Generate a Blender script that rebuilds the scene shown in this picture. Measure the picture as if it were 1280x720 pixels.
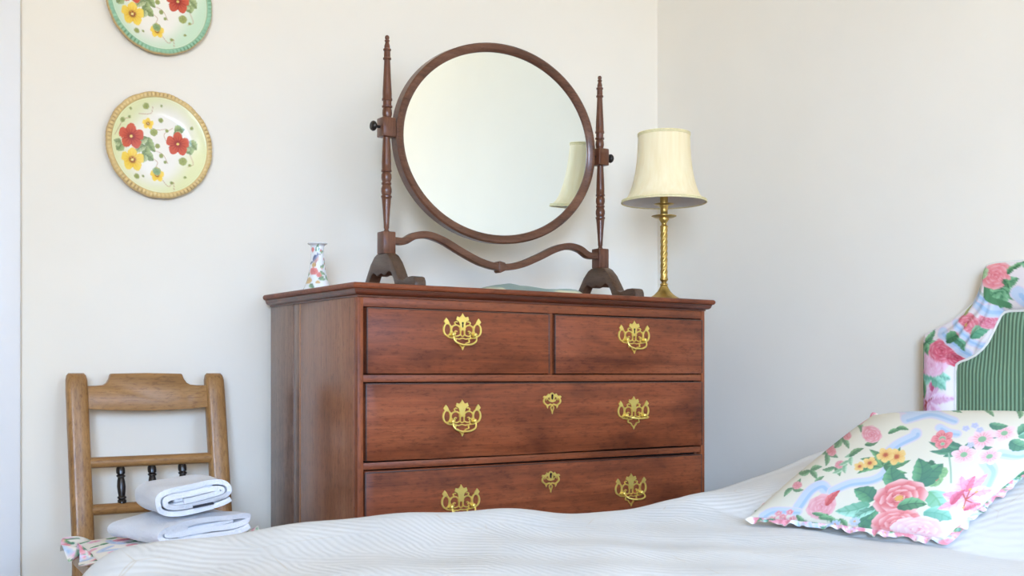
import bpy, bmesh, math, random
import numpy as np
from mathutils import Vector, Matrix

for o in list(bpy.data.objects):
    bpy.data.objects.remove(o)
random.seed(4)
rng = np.random.default_rng(7)
scene = bpy.context.scene
col = scene.collection
PI = math.pi

# ------------------------------------------------------------------ camera
YAW = 34.46
cam_d = bpy.data.cameras.new('camera')
cam = bpy.data.objects.new('camera', cam_d)
col.objects.link(cam)
cam.location = (-1.077, -2.1618, 0.80)
cam.rotation_euler = (math.radians(90), 0, math.radians(-YAW))
cam_d.sensor_width = 36
cam_d.lens = 1413 / 1280 * 36
cam_d.shift_y = 107 / 1280
cam_d.clip_start = 0.05
cam_d.dof.use_dof = True
cam_d.dof.focus_distance = 2.75
cam_d.dof.aperture_fstop = 13.0
scene.camera = cam

# ------------------------------------------------------------------ world, daylight, exposure
world = bpy.data.worlds.new('world')
scene.world = world
world.use_nodes = True
world.node_tree.nodes['Background'].inputs[0].default_value = (0.62, 0.76, 1.0, 1)
world.node_tree.nodes['Background'].inputs[1].default_value = 1.0
vs = scene.view_settings
vs.view_transform = 'Standard'
vs.look = 'None'
vs.exposure = 0.0
vs.gamma = 1.0
vs.use_curve_mapping = False


def area(name, loc, direction, sx, sy, power, color, spread=180):
    l = bpy.data.lights.new(name, 'AREA')
    l.shape = 'RECTANGLE'
    l.size, l.size_y = sx, sy
    l.energy = power
    l.color = color
    l.spread = math.radians(spread)
    o = bpy.data.objects.new(name, l)
    col.objects.link(o)
    o.location = loc
    o.rotation_euler = Vector(direction).to_track_quat('-Z', 'Y').to_euler()
    return o


# daylight through the two windows opposite the chest:
# cool skylight falls downwards, warm light comes up from the sunlit garden
area('window_skylight', (0.40, -4.11, 1.5), (0.0, 1, -0.40), 1.35, 1.25, 8, (0.20, 0.50, 1.0), 58)
area('window_garden_light', (0.40, -4.10, 1.45), (0.2, 1, 0.70), 1.35, 1.1, 15, (1.0, 0.88, 0.70), 150)
area('second_window_skylight', (-2.1, -4.11, 1.5), (0.85, 1, -0.40), 1.35, 1.25, 37, (0.20, 0.50, 1.0), 62)
area('second_window_garden_light', (-2.1, -4.10, 1.45), (1.35, 1, 0.72), 1.35, 1.1, 86, (1.0, 0.875, 0.69), 136)


# ------------------------------------------------------------------ helpers
def s2l(c):
    c = np.asarray(c, float) / 255.0
    return np.where(c <= 0.04045, c / 12.92, ((c + 0.055) / 1.055) ** 2.4)


def rgb(*c):
    return tuple(s2l(c)) + (1.0,)


def root_of(o):
    while o.parent:
        o = o.parent
    return o


def link(name, me, mat, parent=None):
    o = bpy.data.objects.new(name, me)
    col.objects.link(o)
    if mat is not None:
        me.materials.append(mat)
    if parent is not None:
        o.parent = parent
    return o


def mesh(name, verts, faces, mat=None, parent=None, smooth=False, loc=None, colors=None, angle=None):
    """verts in world coordinates; stored relative to the thing's base"""
    off = Vector((0, 0, 0))
    if parent is not None:
        off = root_of(parent).location
    elif loc is not None:
        off = Vector(loc)
    V = np.asarray(verts, float) - np.array(off)
    me = bpy.data.meshes.new(name)
    me.from_pydata(V.tolist(), [], [tuple(int(i) for i in f) for f in faces])
    me.update()
    bm = bmesh.new()
    bm.from_mesh(me)
    bmesh.ops.recalc_face_normals(bm, faces=bm.faces)
    bm.to_mesh(me)
    bm.free()
    if colors is not None:
        ca = me.color_attributes.new('Col', 'FLOAT_COLOR', 'POINT')
        c4 = np.ones((len(V), 4), np.float32)
        c4[:, :3] = colors
        ca.data.foreach_set('color', c4.ravel())
    if smooth:
        me.polygons.foreach_set('use_smooth', [True] * len(me.polygons))
        if angle:
            me.set_sharp_from_angle(angle=math.radians(angle))
    o = link(name, me, mat, parent)
    if parent is None:
        o.location = off
    return o


def tag(o, label=None, cat=None, group=None, kind=None):
    if label: o['label'] = label
    if cat: o['category'] = cat
    if group: o['group'] = group
    if kind: o['kind'] = kind
    return o


def thing(name, loc, label, cat, group=None):
    o = bpy.data.objects.new(name, None)
    col.objects.link(o)
    o.location = loc
    o.empty_display_size = 0.05
    return tag(o, label, cat, group)


def boxvf(lo, hi):
    x0, y0, z0 = lo
    x1, y1, z1 = hi
    v = [(x0, y0, z0), (x1, y0, z0), (x1, y1, z0), (x0, y1, z0), (x0, y0, z1), (x1, y0, z1), (x1, y1, z1), (x0, y1, z1)]
    f = [(0, 3, 2, 1), (4, 5, 6, 7), (0, 1, 5, 4), (1, 2, 6, 5), (2, 3, 7, 6), (3, 0, 4, 7)]
    return v, f


def bevel(o, w, seg=2, angle=40):
    bm = bmesh.new()
    bm.from_mesh(o.data)
    ed = [e for e in bm.edges if len(e.link_faces) == 2 and e.calc_face_angle(0) > math.radians(angle)]
    bmesh.ops.bevel(bm, geom=ed, offset=w, segments=seg, profile=0.5, affect='EDGES', clamp_overlap=True)
    bm.to_mesh(o.data)
    bm.free()
    o.data.polygons.foreach_set('use_smooth', [True] * len(o.data.polygons))
    o.data.set_sharp_from_angle(angle=math.radians(35))
    return o


def box(name, lo, hi, mat, parent=None, bev=0.0, seg=2, loc=None):
    v, f = boxvf(lo, hi)
    o = mesh(name, v, f, mat, parent, loc=loc)
    if bev:
        bevel(o, bev, seg)
    return o


def prismvf(pts, axis, a0, a1):
    """2d outline pts extruded along axis ('x','y','z') from a0 to a1"""
    n = len(pts)
    def put(p, a):
        if axis == 'x': return (a, p[0], p[1])
        if axis == 'y': return (p[0], a, p[1])
        return (p[0], p[1], a)
    v = [put(p, a0) for p in pts] + [put(p, a1) for p in pts]
    f = [tuple(range(n)), tuple(range(2 * n - 1, n - 1, -1))]
    f += [(i, (i + 1) % n, n + (i + 1) % n, n + i) for i in range(n)]
    return v, f


def lathevf(prof, seg=28, c=(0, 0, 0), cap=True):
    v, f = [], []
    m = len(prof)
    for r, z in prof:
        for k in range(seg):
            a = 2 * PI * k / seg
            v.append((c[0] + r * math.cos(a), c[1] + r * math.sin(a), c[2] + z))
    for i in range(m - 1):
        for k in range(seg):
            k2 = (k + 1) % seg
            f.append((i * seg + k, i * seg + k2, (i + 1) * seg + k2, (i + 1) * seg + k))
    if cap:
        f.append(tuple(range(seg - 1, -1, -1)))
        f.append(tuple((m - 1) * seg + k for k in range(seg)))
    return v, f


def tubevf(path, r, seg=10, closed=False, cap=True, flat=None):
    P = [Vector(p) for p in path]
    n = len(P)
    rr = r if hasattr(r, '__len__') else [r] * n
    v, f = [], []
    up = None
    for i in range(n):
        if closed:
            t = (P[(i + 1) % n] - P[i - 1]).normalized()
        else:
            t = (P[min(i + 1, n - 1)] - P[max(i - 1, 0)]).normalized()
        if up is None:
            up = t.orthogonal().normalized()
        up = (up - t * up.dot(t)).normalized()
        s = t.cross(up)
        for k in range(seg):
            a = 2 * PI * k / seg
            v.append(tuple(P[i] + (up * math.cos(a) + s * math.sin(a)) * rr[i]))
    for i in range(n if closed else n - 1):
        j = (i + 1) % n
        for k in range(seg):
            k2 = (k + 1) % seg
            f.append((i * seg + k, i * seg + k2, j * seg + k2, j * seg + k))
    if cap and not closed:
        f.append(tuple(range(seg - 1, -1, -1)))
        f.append(tuple((n - 1) * seg + k for k in range(seg)))
    return v, f


def ellipsoidvf(c, r, seg=16, rings=10):
    prof = [(max(1e-4, math.sin(PI * i / rings)), -math.cos(PI * i / rings)) for i in range(rings + 1)]
    v, f = lathevf(prof, seg)
    v = [(c[0] + x * r[0], c[1] + y * r[1], c[2] + z * r[2]) for x, y, z in v]
    return v, f


def join(*vfs):
    V, Fs = [], []
    for v, f in vfs:
        b = len(V)
        V += list(v)
        Fs += [tuple(i + b for i in q) for q in f]
    return V, Fs


def smoothpath(pts, n=8, closed=False):
    P = [np.array(p, float) for p in pts]
    out = []
    m = len(P)
    rngi = range(m if closed else m - 1)
    for i in rngi:
        p1, p2 = P[i], P[(i + 1) % m]
        p0 = P[i - 1] if (closed or i > 0) else 2 * p1 - p2
        p3 = P[(i + 2) % m] if (closed or i + 2 < m) else 2 * p2 - p1
        for k in range(n):
            t = k / n
            out.append(0.5 * ((2 * p1) + (-p0 + p2) * t + (2 * p0 - 5 * p1 + 4 * p2 - p3) * t * t + (-p0 + 3 * p1 - 3 * p2 + p3) * t ** 3))
    if not closed:
        out.append(P[-1])
    return [tuple(p) for p in out]


def gridfaces(nu, nv, base=0):
    i, j = np.meshgrid(np.arange(nu - 1), np.arange(nv - 1), indexing='ij')
    a = (i * nv + j).ravel() + base
    return np.stack([a, a + nv, a + nv + 1, a + 1], 1)


def sstep(a, b, x):
    t = np.clip((x - a) / (b - a), 0, 1)
    return t * t * (3 - 2 * t)


# ------------------------------------------------------------------ materials
class NT:
    def __init__(self, name):
        self.m = bpy.data.materials.new(name)
        self.m.use_nodes = True
        self.t = self.m.node_tree
        self.b = self.t.nodes['Principled BSDF']

    def n(self, kind, **kw):
        nd = self.t.nodes.new(kind)
        for k, v in kw.items():
            setattr(nd, k, v)
        return nd

    def l(self, a, b):
        self.t.links.new(a, b)

    def setb(self, **kw):
        for k, v in kw.items():
            self.b.inputs[k.replace('_', ' ')].default_value = v

    def coords(self, scale=(1, 1, 1), kind='Object', rot=(0, 0, 0)):
        tc = self.n('ShaderNodeTexCoord')
        mp = self.n('ShaderNodeMapping')
        mp.inputs['Scale'].default_value = scale
        mp.inputs['Rotation'].default_value = rot
        self.l(tc.outputs[kind], mp.inputs['Vector'])
        return mp.outputs['Vector']

    def noise(self, vec, scale, detail=4, rough=0.55, dist=0.0):
        nd = self.n('ShaderNodeTexNoise')
        nd.inputs['Scale'].default_value = scale
        nd.inputs['Detail'].default_value = detail
        nd.inputs['Roughness'].default_value = rough
        nd.inputs['Distortion'].default_value = dist
        self.l(vec, nd.inputs['Vector'])
        return nd.outputs['Fac']

    def ramp(self, fac, stops):
        nd = self.n('ShaderNodeValToRGB')
        cr = nd.color_ramp
        while len(cr.elements) < len(stops):
            cr.elements.new(0.5)
        for e, (p, c) in zip(cr.elements, stops):
            e.position = p
            e.color = c
        self.l(fac, nd.inputs['Fac'])
        return nd.outputs['Color']

    def mix(self, a, b, fac, mode='MIX'):
        nd = self.n('ShaderNodeMix', data_type='RGBA', blend_type=mode)
        for s, val in (('A', a), ('B', b)):
            inp = [i for i in nd.inputs if i.name == s and i.type == 'RGBA'][0]
            if isinstance(val, tuple):
                inp.default_value = val
            else:
                self.l(val, inp)
        fi = [i for i in nd.inputs if i.name == 'Factor' and i.type == 'VALUE'][0]
        if isinstance(fac, (int, float)):
            fi.default_value = fac
        else:
            self.l(fac, fi)
        return [o for o in nd.outputs if o.type == 'RGBA'][0]

    def bump(self, h, strength=0.2, dist=0.002):
        nd = self.n('ShaderNodeBump')
        nd.inputs['Strength'].default_value = strength
        nd.inputs['Distance'].default_value = dist
        self.l(h, nd.inputs['Height'])
        self.l(nd.outputs['Normal'], self.b.inputs['Normal'])


def plain(name, c, rough=0.6, metal=0.0, nscale=0, namt=0.06, bump=0.0, bscale=200, **kw):
    m = NT(name)
    m.setb(Roughness=rough, Metallic=metal, **kw)
    v = m.coords()
    nz = m.noise(v, nscale or 6, 3)
    d = tuple(max(0, x * (1 - namt * 2)) for x in c[:3]) + (1,)
    u = tuple(min(1, x * (1 + namt)) for x in c[:3]) + (1,)
    m.l(m.ramp(nz, [(0.3, d), (0.7, u)]), m.b.inputs['Base Color'])
    if bump:
        m.bump(m.noise(v, bscale, 3), bump, 0.002)
    return m.m


def wood(name, dark, mid, light, axis='x', rough=0.32, scale=1.0, coat=0.25, blotch=0.5, worn=None, spec=0.5):
    m = NT(name)
    st = {'x': (1.6, 26, 26), 'z': (26, 26, 1.6), 'y': (26, 1.6, 26)}[axis]
    v = m.coords(tuple(s * scale for s in st))
    g = m.noise(v, 1.0, 6, 0.62, 0.6)
    c1 = m.ramp(g, [(0.22, dark), (0.5, mid), (0.80, light)])
    st2 = {'x': (5, 240, 240), 'z': (240, 240, 5), 'y': (240, 5, 240)}[axis]
    f = m.noise(m.coords(tuple(s * scale for s in st2)), 1.0, 3, 0.6)
    fr = m.ramp(f, [(0.36, (0.70, 0.66, 0.62, 1)), (0.56, (1, 1, 1, 1))])
    c2 = m.mix(c1, fr, 0.6, 'MULTIPLY')
    bl = m.noise(m.coords((3.2, 3.2, 6)), 1.3, 4, 0.6, 0.4)
    br = m.ramp(bl, [(0.36, (0.42, 0.36, 0.36, 1)), (0.52, (1, 1, 1, 1)), (0.72, worn or (1.12, 1.08, 1.02, 1))])
    c3 = m.mix(c2, br, blotch, 'MULTIPLY')
    fk = m.noise(m.coords({'x': (50, 190, 190), 'z': (190, 190, 50), 'y': (190, 50, 190)}[axis]), 1.0, 2, 0.7)
    c3 = m.mix(c3, m.ramp(fk, [(0.34, (0.66, 0.60, 0.56, 1)), (0.46, (1, 1, 1, 1)), (0.72, (1.10, 1.08, 1.05, 1))]), 0.8, 'MULTIPLY')
    m.l(c3, m.b.inputs['Base Color'])
    m.setb(Roughness=rough)
    m.b.inputs['Coat Weight'].default_value = coat
    m.b.inputs['Coat Roughness'].default_value = 0.22
    m.b.inputs['Specular IOR Level'].default_value = spec
    m.bump(f, 0.12, 0.001)
    return m.m


def painted(name, rough=0.7, sheen=0.0, coat=0.0, weave=0.0, wscale=900):
    m = NT(name)
    at = m.n('ShaderNodeVertexColor', layer_name='Col')
    m.l(at.outputs['Color'], m.b.inputs['Base Color'])
    m.setb(Roughness=rough)
    if coat:
        m.b.inputs['Coat Weight'].default_value = coat
        m.b.inputs['Coat Roughness'].default_value = 0.08
    if weave:
        m.bump(m.noise(m.coords(), wscale, 2), weave, 0.001)
    return m.m


M = {}
M['wall'] = plain('wall_paint', rgb(243, 236, 221), 0.75, 0, 2.2, 0.012, 0.04, 60)
M['ceiling'] = plain('ceiling_paint', rgb(242, 240, 235), 0.8, 0, 2.0, 0.01)
M['trimpaint'] = plain('gloss_trim_paint', rgb(238, 238, 238), 0.35, 0, 3.0, 0.01)
M['carpet'] = plain('beige_carpet', rgb(196, 192, 184), 0.95, 0, 40, 0.10, 0.5, 700)
M['mah_h'] = wood('mahogany_along', rgb(104, 50, 26), rgb(137, 70, 39), rgb(162, 92, 56), 'x', 0.42, 1.0, 0.05, 0.7, None, 0.35)
M['mah_rail'] = wood('mahogany_rail', rgb(106, 52, 28), rgb(141, 74, 42), rgb(166, 96, 60), 'x', 0.42, 1.0, 0.05, 0.4, None, 0.35)
M['mah_v'] = wood('mahogany_upright', rgb(120, 72, 46), rgb(144, 90, 60), rgb(160, 108, 76), 'z', 0.30, 0.8, 0.4, 0.3)
M['mah_v2'] = wood('mahogany_rear_board', rgb(102, 76, 62), rgb(126, 96, 80), rgb(144, 112, 94), 'z', 0.32, 1.0, 0.45, 0.4)
M['mah_strip'] = wood('pale_joint_strip', rgb(150, 98, 60), rgb(172, 116, 74), rgb(186, 132, 88), 'z', 0.35, 1.0, 0.3, 0.2)
M['mah_stile'] = wood('mahogany_stile', rgb(108, 54, 28), rgb(144, 76, 42), rgb(164, 96, 60), 'z', 0.40, 1.0, 0.08, 0.4, None, 0.35)
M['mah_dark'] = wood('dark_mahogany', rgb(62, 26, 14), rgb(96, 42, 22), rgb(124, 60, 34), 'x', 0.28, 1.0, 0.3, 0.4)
M['mah_edge'] = wood('worn_drawer_edge', rgb(52, 32, 26), rgb(84, 52, 42), rgb(120, 84, 70), 'x', 0.35, 1.0, 0.2, 0.5)
M['inside'] = plain('drawer_gap_wood', rgb(28, 16, 12), 0.9)
M['mir_wood'] = wood('brown_mirror_wood', rgb(72, 42, 28), rgb(104, 66, 46), rgb(130, 90, 68), 'x', 0.32, 1.2, 0.2, 0.3, None, 0.4)
M['mir_wood_v'] = wood('brown_mirror_post_wood', rgb(74, 40, 26), rgb(106, 64, 44), rgb(132, 90, 68), 'z', 0.30, 1.2, 0.25, 0.3, None, 0.4)
M['mir_foot'] = wood('faded_mirror_foot_wood', rgb(60, 42, 30), rgb(88, 64, 48), rgb(114, 88, 68), 'y', 0.35, 1.2, 0.2, 0.3)
M['oak'] = wood('pale_brown_chair_wood', rgb(138, 98, 54), rgb(168, 124, 74), rgb(190, 148, 98), 'z', 0.36, 1.0, 0.15, 0.3, None, 0.4)
M['oak_h'] = wood('pale_brown_chair_rail_wood', rgb(136, 96, 52), rgb(166, 122, 72), rgb(188, 146, 96), 'x', 0.36, 1.0, 0.15, 0.3, None, 0.4)
M['ebon'] = plain('black_lacquer', rgb(30, 24, 22), 0.28, 0, 30, 0.2)
M['brass'] = plain('polished_brass', rgb(255, 228, 128), 0.42, 0.85, 40, 0.05)
M['oldbrass'] = plain('aged_brass', rgb(196, 164, 92), 0.38, 0.95, 50, 0.12)
M['hole'] = plain('keyhole_black', rgb(14, 10, 8), 0.9)
M['white'] = plain('white_cotton', rgb(240, 240, 240), 0.9)
M['piping'] = plain('white_piping_cord', rgb(232, 228, 218), 0.8)
M['cord'] = plain('tan_lamp_flex', rgb(176, 150, 96), 0.5)
M['label'] = plain('black_towel_label', rgb(44, 46, 54), 0.7)
M['shadein'] = plain('white_shade_lining', rgb(236, 230, 226), 0.8)
M['fabric'] = painted('floral_chintz', 0.72, weave=0.08, wscale=700)
M['china'] = painted('glazed_china', 0.22, coat=0.6)
M['gilt'] = painted('gilded_rim', 0.38, coat=0.2)
M['silk'] = painted('pale_silk', 0.55)

m = NT('mirror_silvering')
m.setb(Metallic=1.0, Roughness=0.015)
m.l(m.ramp(m.noise(m.coords(), 3, 2), [(0.3, (0.87, 0.935, 0.925, 1)), (0.7, (0.88, 0.945, 0.935, 1))]), m.b.inputs['Base Color'])
M['mirror'] = m.m

m = NT('cream_lamp_shade_silk')
m.setb(Roughness=0.75)
v = m.coords((90, 90, 3))
m.l(m.ramp(m.noise(v, 1.0, 3), [(0.3, rgb(240, 220, 172)), (0.7, rgb(247, 231, 192))]), m.b.inputs['Base Color'])
m.b.inputs['Subsurface Weight'].default_value = 0.15
m.b.inputs['Subsurface Radius'].default_value = (0.02, 0.015, 0.008)
M['shade'] = m.m
M['shadetrim'] = plain('cream_shade_braid', rgb(236, 222, 172), 0.7, 0, 120, 0.05)

m = NT('striped_green_upholstery')
m.setb(Roughness=0.85)
v = m.coords()
sep = m.n('ShaderNodeSeparateXYZ')
m.l(v, sep.inputs[0])
mul = m.n('ShaderNodeMath', operation='MULTIPLY')
mul.inputs[1].default_value = 2 * PI / 0.0098
m.l(sep.outputs['Y'], mul.inputs[0])
sn = m.n('ShaderNodeMath', operation='SINE')
m.l(mul.outputs[0], sn.inputs[0])
mr = m.n('ShaderNodeMapRange')
mr.inputs[1].default_value = -1
mr.inputs[2].default_value = 1
m.l(sn.outputs[0], mr.inputs[0])
base = m.ramp(mr.outputs[0], [(0.15, rgb(84, 112, 86)), (0.5, rgb(112, 144, 112)), (0.9, rgb(134, 166, 134))])
m.l(base, m.b.inputs['Base Color'])
m.bump(mr.outputs[0], 0.5, 0.002)
M['green'] = m.m

m = NT('terry_towel')
m.setb(Roughness=0.95)
v = m.coords()
m.l(m.ramp(m.noise(v, 12, 3), [(0.3, rgb(240, 241, 245)), (0.7, rgb(248, 248, 250))]), m.b.inputs['Base Color'])
m.bump(m.noise(v, 230, 3, 0.7), 0.9, 0.005)
M['terry'] = m.m

m = NT('quilted_white_bedspread')
m.setb(Roughness=0.8)
v = m.coords()
n1 = m.noise(v, 7.0, 2, 0.5, 0.3)
def stitch(direction, sc, dist):
    w = m.n('ShaderNodeTexWave', wave_type='BANDS', bands_direction=direction)
    w.inputs['Scale'].default_value = sc
    w.inputs['Distortion'].default_value = dist
    w.inputs['Detail'].default_value = 1.0
    w.inputs['Detail Scale'].default_value = 0.6
    m.l(v, w.inputs['Vector'])
    return w.outputs['Color']


gt = m.ramp(m.noise(v, 6.5, 1), [(0.46, (0, 0, 0, 1)), (0.54, (1, 1, 1, 1))])
quilt = m.mix(stitch('DIAGONAL', 20, 2.5), stitch('X', 24, 5.0), gt)
vor = m.n('ShaderNodeTexVoronoi', feature='DISTANCE_TO_EDGE')
vor.inputs['Scale'].default_value = 5.5
m.l(v, vor.inputs['Vector'])
thread = m.ramp(vor.outputs['Distance'], [(0.0, (1, 1, 1, 1)), (0.007, (0, 0, 0, 1))])
gate = m.ramp(m.noise(v, 9, 2), [(0.5, (0, 0, 0, 1)), (0.6, (0.45, 0.45, 0.45, 1))])
tm = m.n('ShaderNodeMath', operation='MULTIPLY')
m.l(thread, tm.inputs[0])
m.l(gate, tm.inputs[1])
basec = m.ramp(n1, [(0.3, rgb(216, 216, 213)), (0.7, rgb(226, 225, 221))])
m.l(m.mix(basec, rgb(200, 182, 150), tm.outputs[0]), m.b.inputs['Base Color'])
hm = m.n('ShaderNodeMath', operation='ADD')
m.l(quilt, hm.inputs[0])
m.l(m.noise(v, 38, 4), hm.inputs[1])
m.bump(hm.outputs[0], 0.25, 0.0025)
M['spread'] = m.m


# ------------------------------------------------------------------ printed patterns, evaluated per vertex
def blend(C, mask, c):
    mask = np.clip(mask, 0, 1)[:, None]
    C[:] = C * (1 - mask) + s2l(c)[None, :] * mask


def local(P, cx, cy, ang=0):
    d = P - np.array([cx, cy])
    a = math.radians(ang)
    return d[:, 0] * math.cos(a) + d[:, 1] * math.sin(a), -d[:, 0] * math.sin(a) + d[:, 1] * math.cos(a)


def leaf(C, P, cx, cy, L, Wd, ang, c1=(96, 158, 112), c2=(40, 104, 76), soft=0.7):
    x, y = local(P, cx, cy, ang)
    near = np.nonzero((x > -2) & (x < L + 2) & (np.abs(y) < Wd * 1.6 + 0.12 * L + 2))[0]
    if len(near) == 0:
        return
    x, y = x[near], y[near]
    S = C[near].copy()
    t = np.clip(x / L, 0, 1)
    y = y - 0.10 * L * np.sin(PI * t) * (1 if int(cx + cy) % 2 else -1)
    wv = Wd * 2.35 * t ** 0.6 * (1 - t) ** 0.9 * (1 + 0.05 * np.sin(t * 30)) * (x > 0) * (x < L)
    mk = np.clip((wv - np.abs(y)) / soft, 0, 1)
    blend(S, mk, c1)
    blend(S, mk * (y > 0) * (0.35 + 0.35 * sstep(0.9, 0.1, t)), c2)
    br = np.sin(t * 24 - np.abs(y) / max(Wd, 0.1) * 5)
    blend(S, mk * np.clip(br * 2 - 1.2, 0, 0.5), c2)
    blend(S, mk * sstep(0.4, 0.0, t) * 0.5, c2)
    blend(S, mk * np.clip(1 - np.abs(y) / (0.07 * Wd + 0.35), 0, 0.8), c2)
    lite = tuple(min(255, k + 34) for k in c1)
    blend(S, mk * (y < 0) * sstep(0.25, 0.8, np.abs(y) / (wv + 1e-6)) * 0.5, lite)
    C[near] = S


def flower(C, P, cx, cy, r, n, rot, cout, cmid, cin, cc=(226, 190, 90), squash=1.0, ang=0, soft=0.8, cr=0.2):
    x, y = local(P, cx, cy, ang)
    y = y / squash
    rr = np.hypot(x, y)
    th = np.arctan2(y, x) - math.radians(rot)
    ph = np.abs(np.cos(n / 2 * th))
    R = r * (0.62 + 0.38 * ph ** 0.55) * (1 + 0.05 * np.sin(7 * th))
    mk = np.clip((R - rr) / soft, 0, 1)
    blend(C, mk, cout)
    blend(C, mk * sstep(0.85, 0.35, rr / r) * (0.6 + 0.4 * np.sin(th * n * 3)), cmid)
    blend(C, mk * sstep(0.42, 0.18, rr / r), cin)
    blend(C, mk * sstep(0.22, 0.06, ph) * sstep(0.95, 0.5, rr / r), cmid)
    blend(C, np.clip((r * cr - rr) / soft, 0, 1), cc)


def rose(C, P, cx, cy, r, cl, cm, cd, cc=None, seed=0, squash=0.9, ang=0):
    """cabbage rose: rings of overlapping petals, pale at the lip and deep at the base"""
    x, y = local(P, cx, cy, ang)
    y = y / squash
    near = np.nonzero(np.hypot(x, y) < r * 1.25)[0]
    if len(near) == 0:
        return
    x, y = x[near] / r, y[near] / r
    S = C[near].copy()
    soft = 0.9 / r
    rg = random.Random(int(seed * 131) + 7)
    blend(S, np.clip((0.72 - np.hypot(x, y)) / soft, 0, 1), cm)
    for ring, size, n in ((0.62, 0.46, 7), (0.42, 0.38, 6), (0.22, 0.30, 5), (0.06, 0.2, 3)):
        a0 = rg.uniform(0, 6.28)
        for k in range(n):
            a = a0 + 2 * PI * k / n + rg.uniform(-0.15, 0.15)
            px_, py_ = ring * math.cos(a), ring * math.sin(a)
            sz = size * rg.uniform(0.88, 1.12)
            dx, dy = x - px_, y - py_
            lr = dx * math.cos(a) + dy * math.sin(a)          # outwards
            lt = -dx * math.sin(a) + dy * math.cos(a)
            q = np.hypot(lr / (sz * 0.86), lt / (sz * 1.08))
            q = q * (1 + 0.05 * np.sin(np.arctan2(lt, lr) * 5 + k))
            mk = np.clip((1 - q) * sz / soft, 0, 1)
            blend(S, mk, cm)
            blend(S, mk * sstep(0.15, 0.95, lr / sz) * 0.9, cl)
            blend(S, mk * sstep(0.1, -0.75, lr / sz) * 0.85, cd)
            st_ = np.sin(np.arctan2(lt, lr + sz * 1.2) * 26 + k)
            blend(S, mk * np.clip(st_ - 0.45, 0, 0.5) * sstep(0.4, -0.4, lr / sz), cd)
            rim_m = mk * np.clip(1 - np.abs(1 - q) * sz / (soft * 1.1), 0, 1) * (lr > -0.2 * sz)
            blend(S, rim_m * 0.55, cd)
    if cc:
        rr = np.hypot(x, y)
        blend(S, np.clip((0.17 + 0.03 * np.sin(np.arctan2(y, x) * 9) - rr) / soft, 0, 1), cc)
    C[near] = S


def bud(C, P, cx, cy, r, cl, cm, cd, seed=0):
    rose(C, P, cx, cy, r, cl, cm, cd, None, seed, 1.15, 0)


def line(C, P, pts, w, c, soft=0.7):
    d = np.full(len(P), 1e9)
    pts = [np.array(p, float) for p in pts]
    for a, b in zip(pts[:-1], pts[1:]):
        ab = b - a
        t = np.clip(((P - a) @ ab) / (ab @ ab + 1e-9), 0, 1)
        d = np.minimum(d, np.linalg.norm(P - a - t[:, None] * ab, axis=1))
    blend(C, np.clip((w - d) / soft + 0.5, 0, 1), c)
    return d


def ribbon(C, P, pts, w):
    pts = smoothpath(pts, 6)
    line(C, P, pts, w + 1.4, (230, 214, 226))
    line(C, P, pts, w, (204, 216, 232))
    off = [(p[0] + w * 0.4, p[1] + w * 0.3) for p in pts]
    line(C, P, off, w * 0.35, (172, 200, 228))


GL, GD, MINT, TEAL = (110, 170, 110), (52, 112, 78), (160, 216, 190), (44, 116, 98)
PK, PKL, RED, ROSE = (238, 150, 160), (250, 214, 218), (202, 60, 72), (224, 98, 110)
CREAM = (238, 230, 208)


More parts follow.
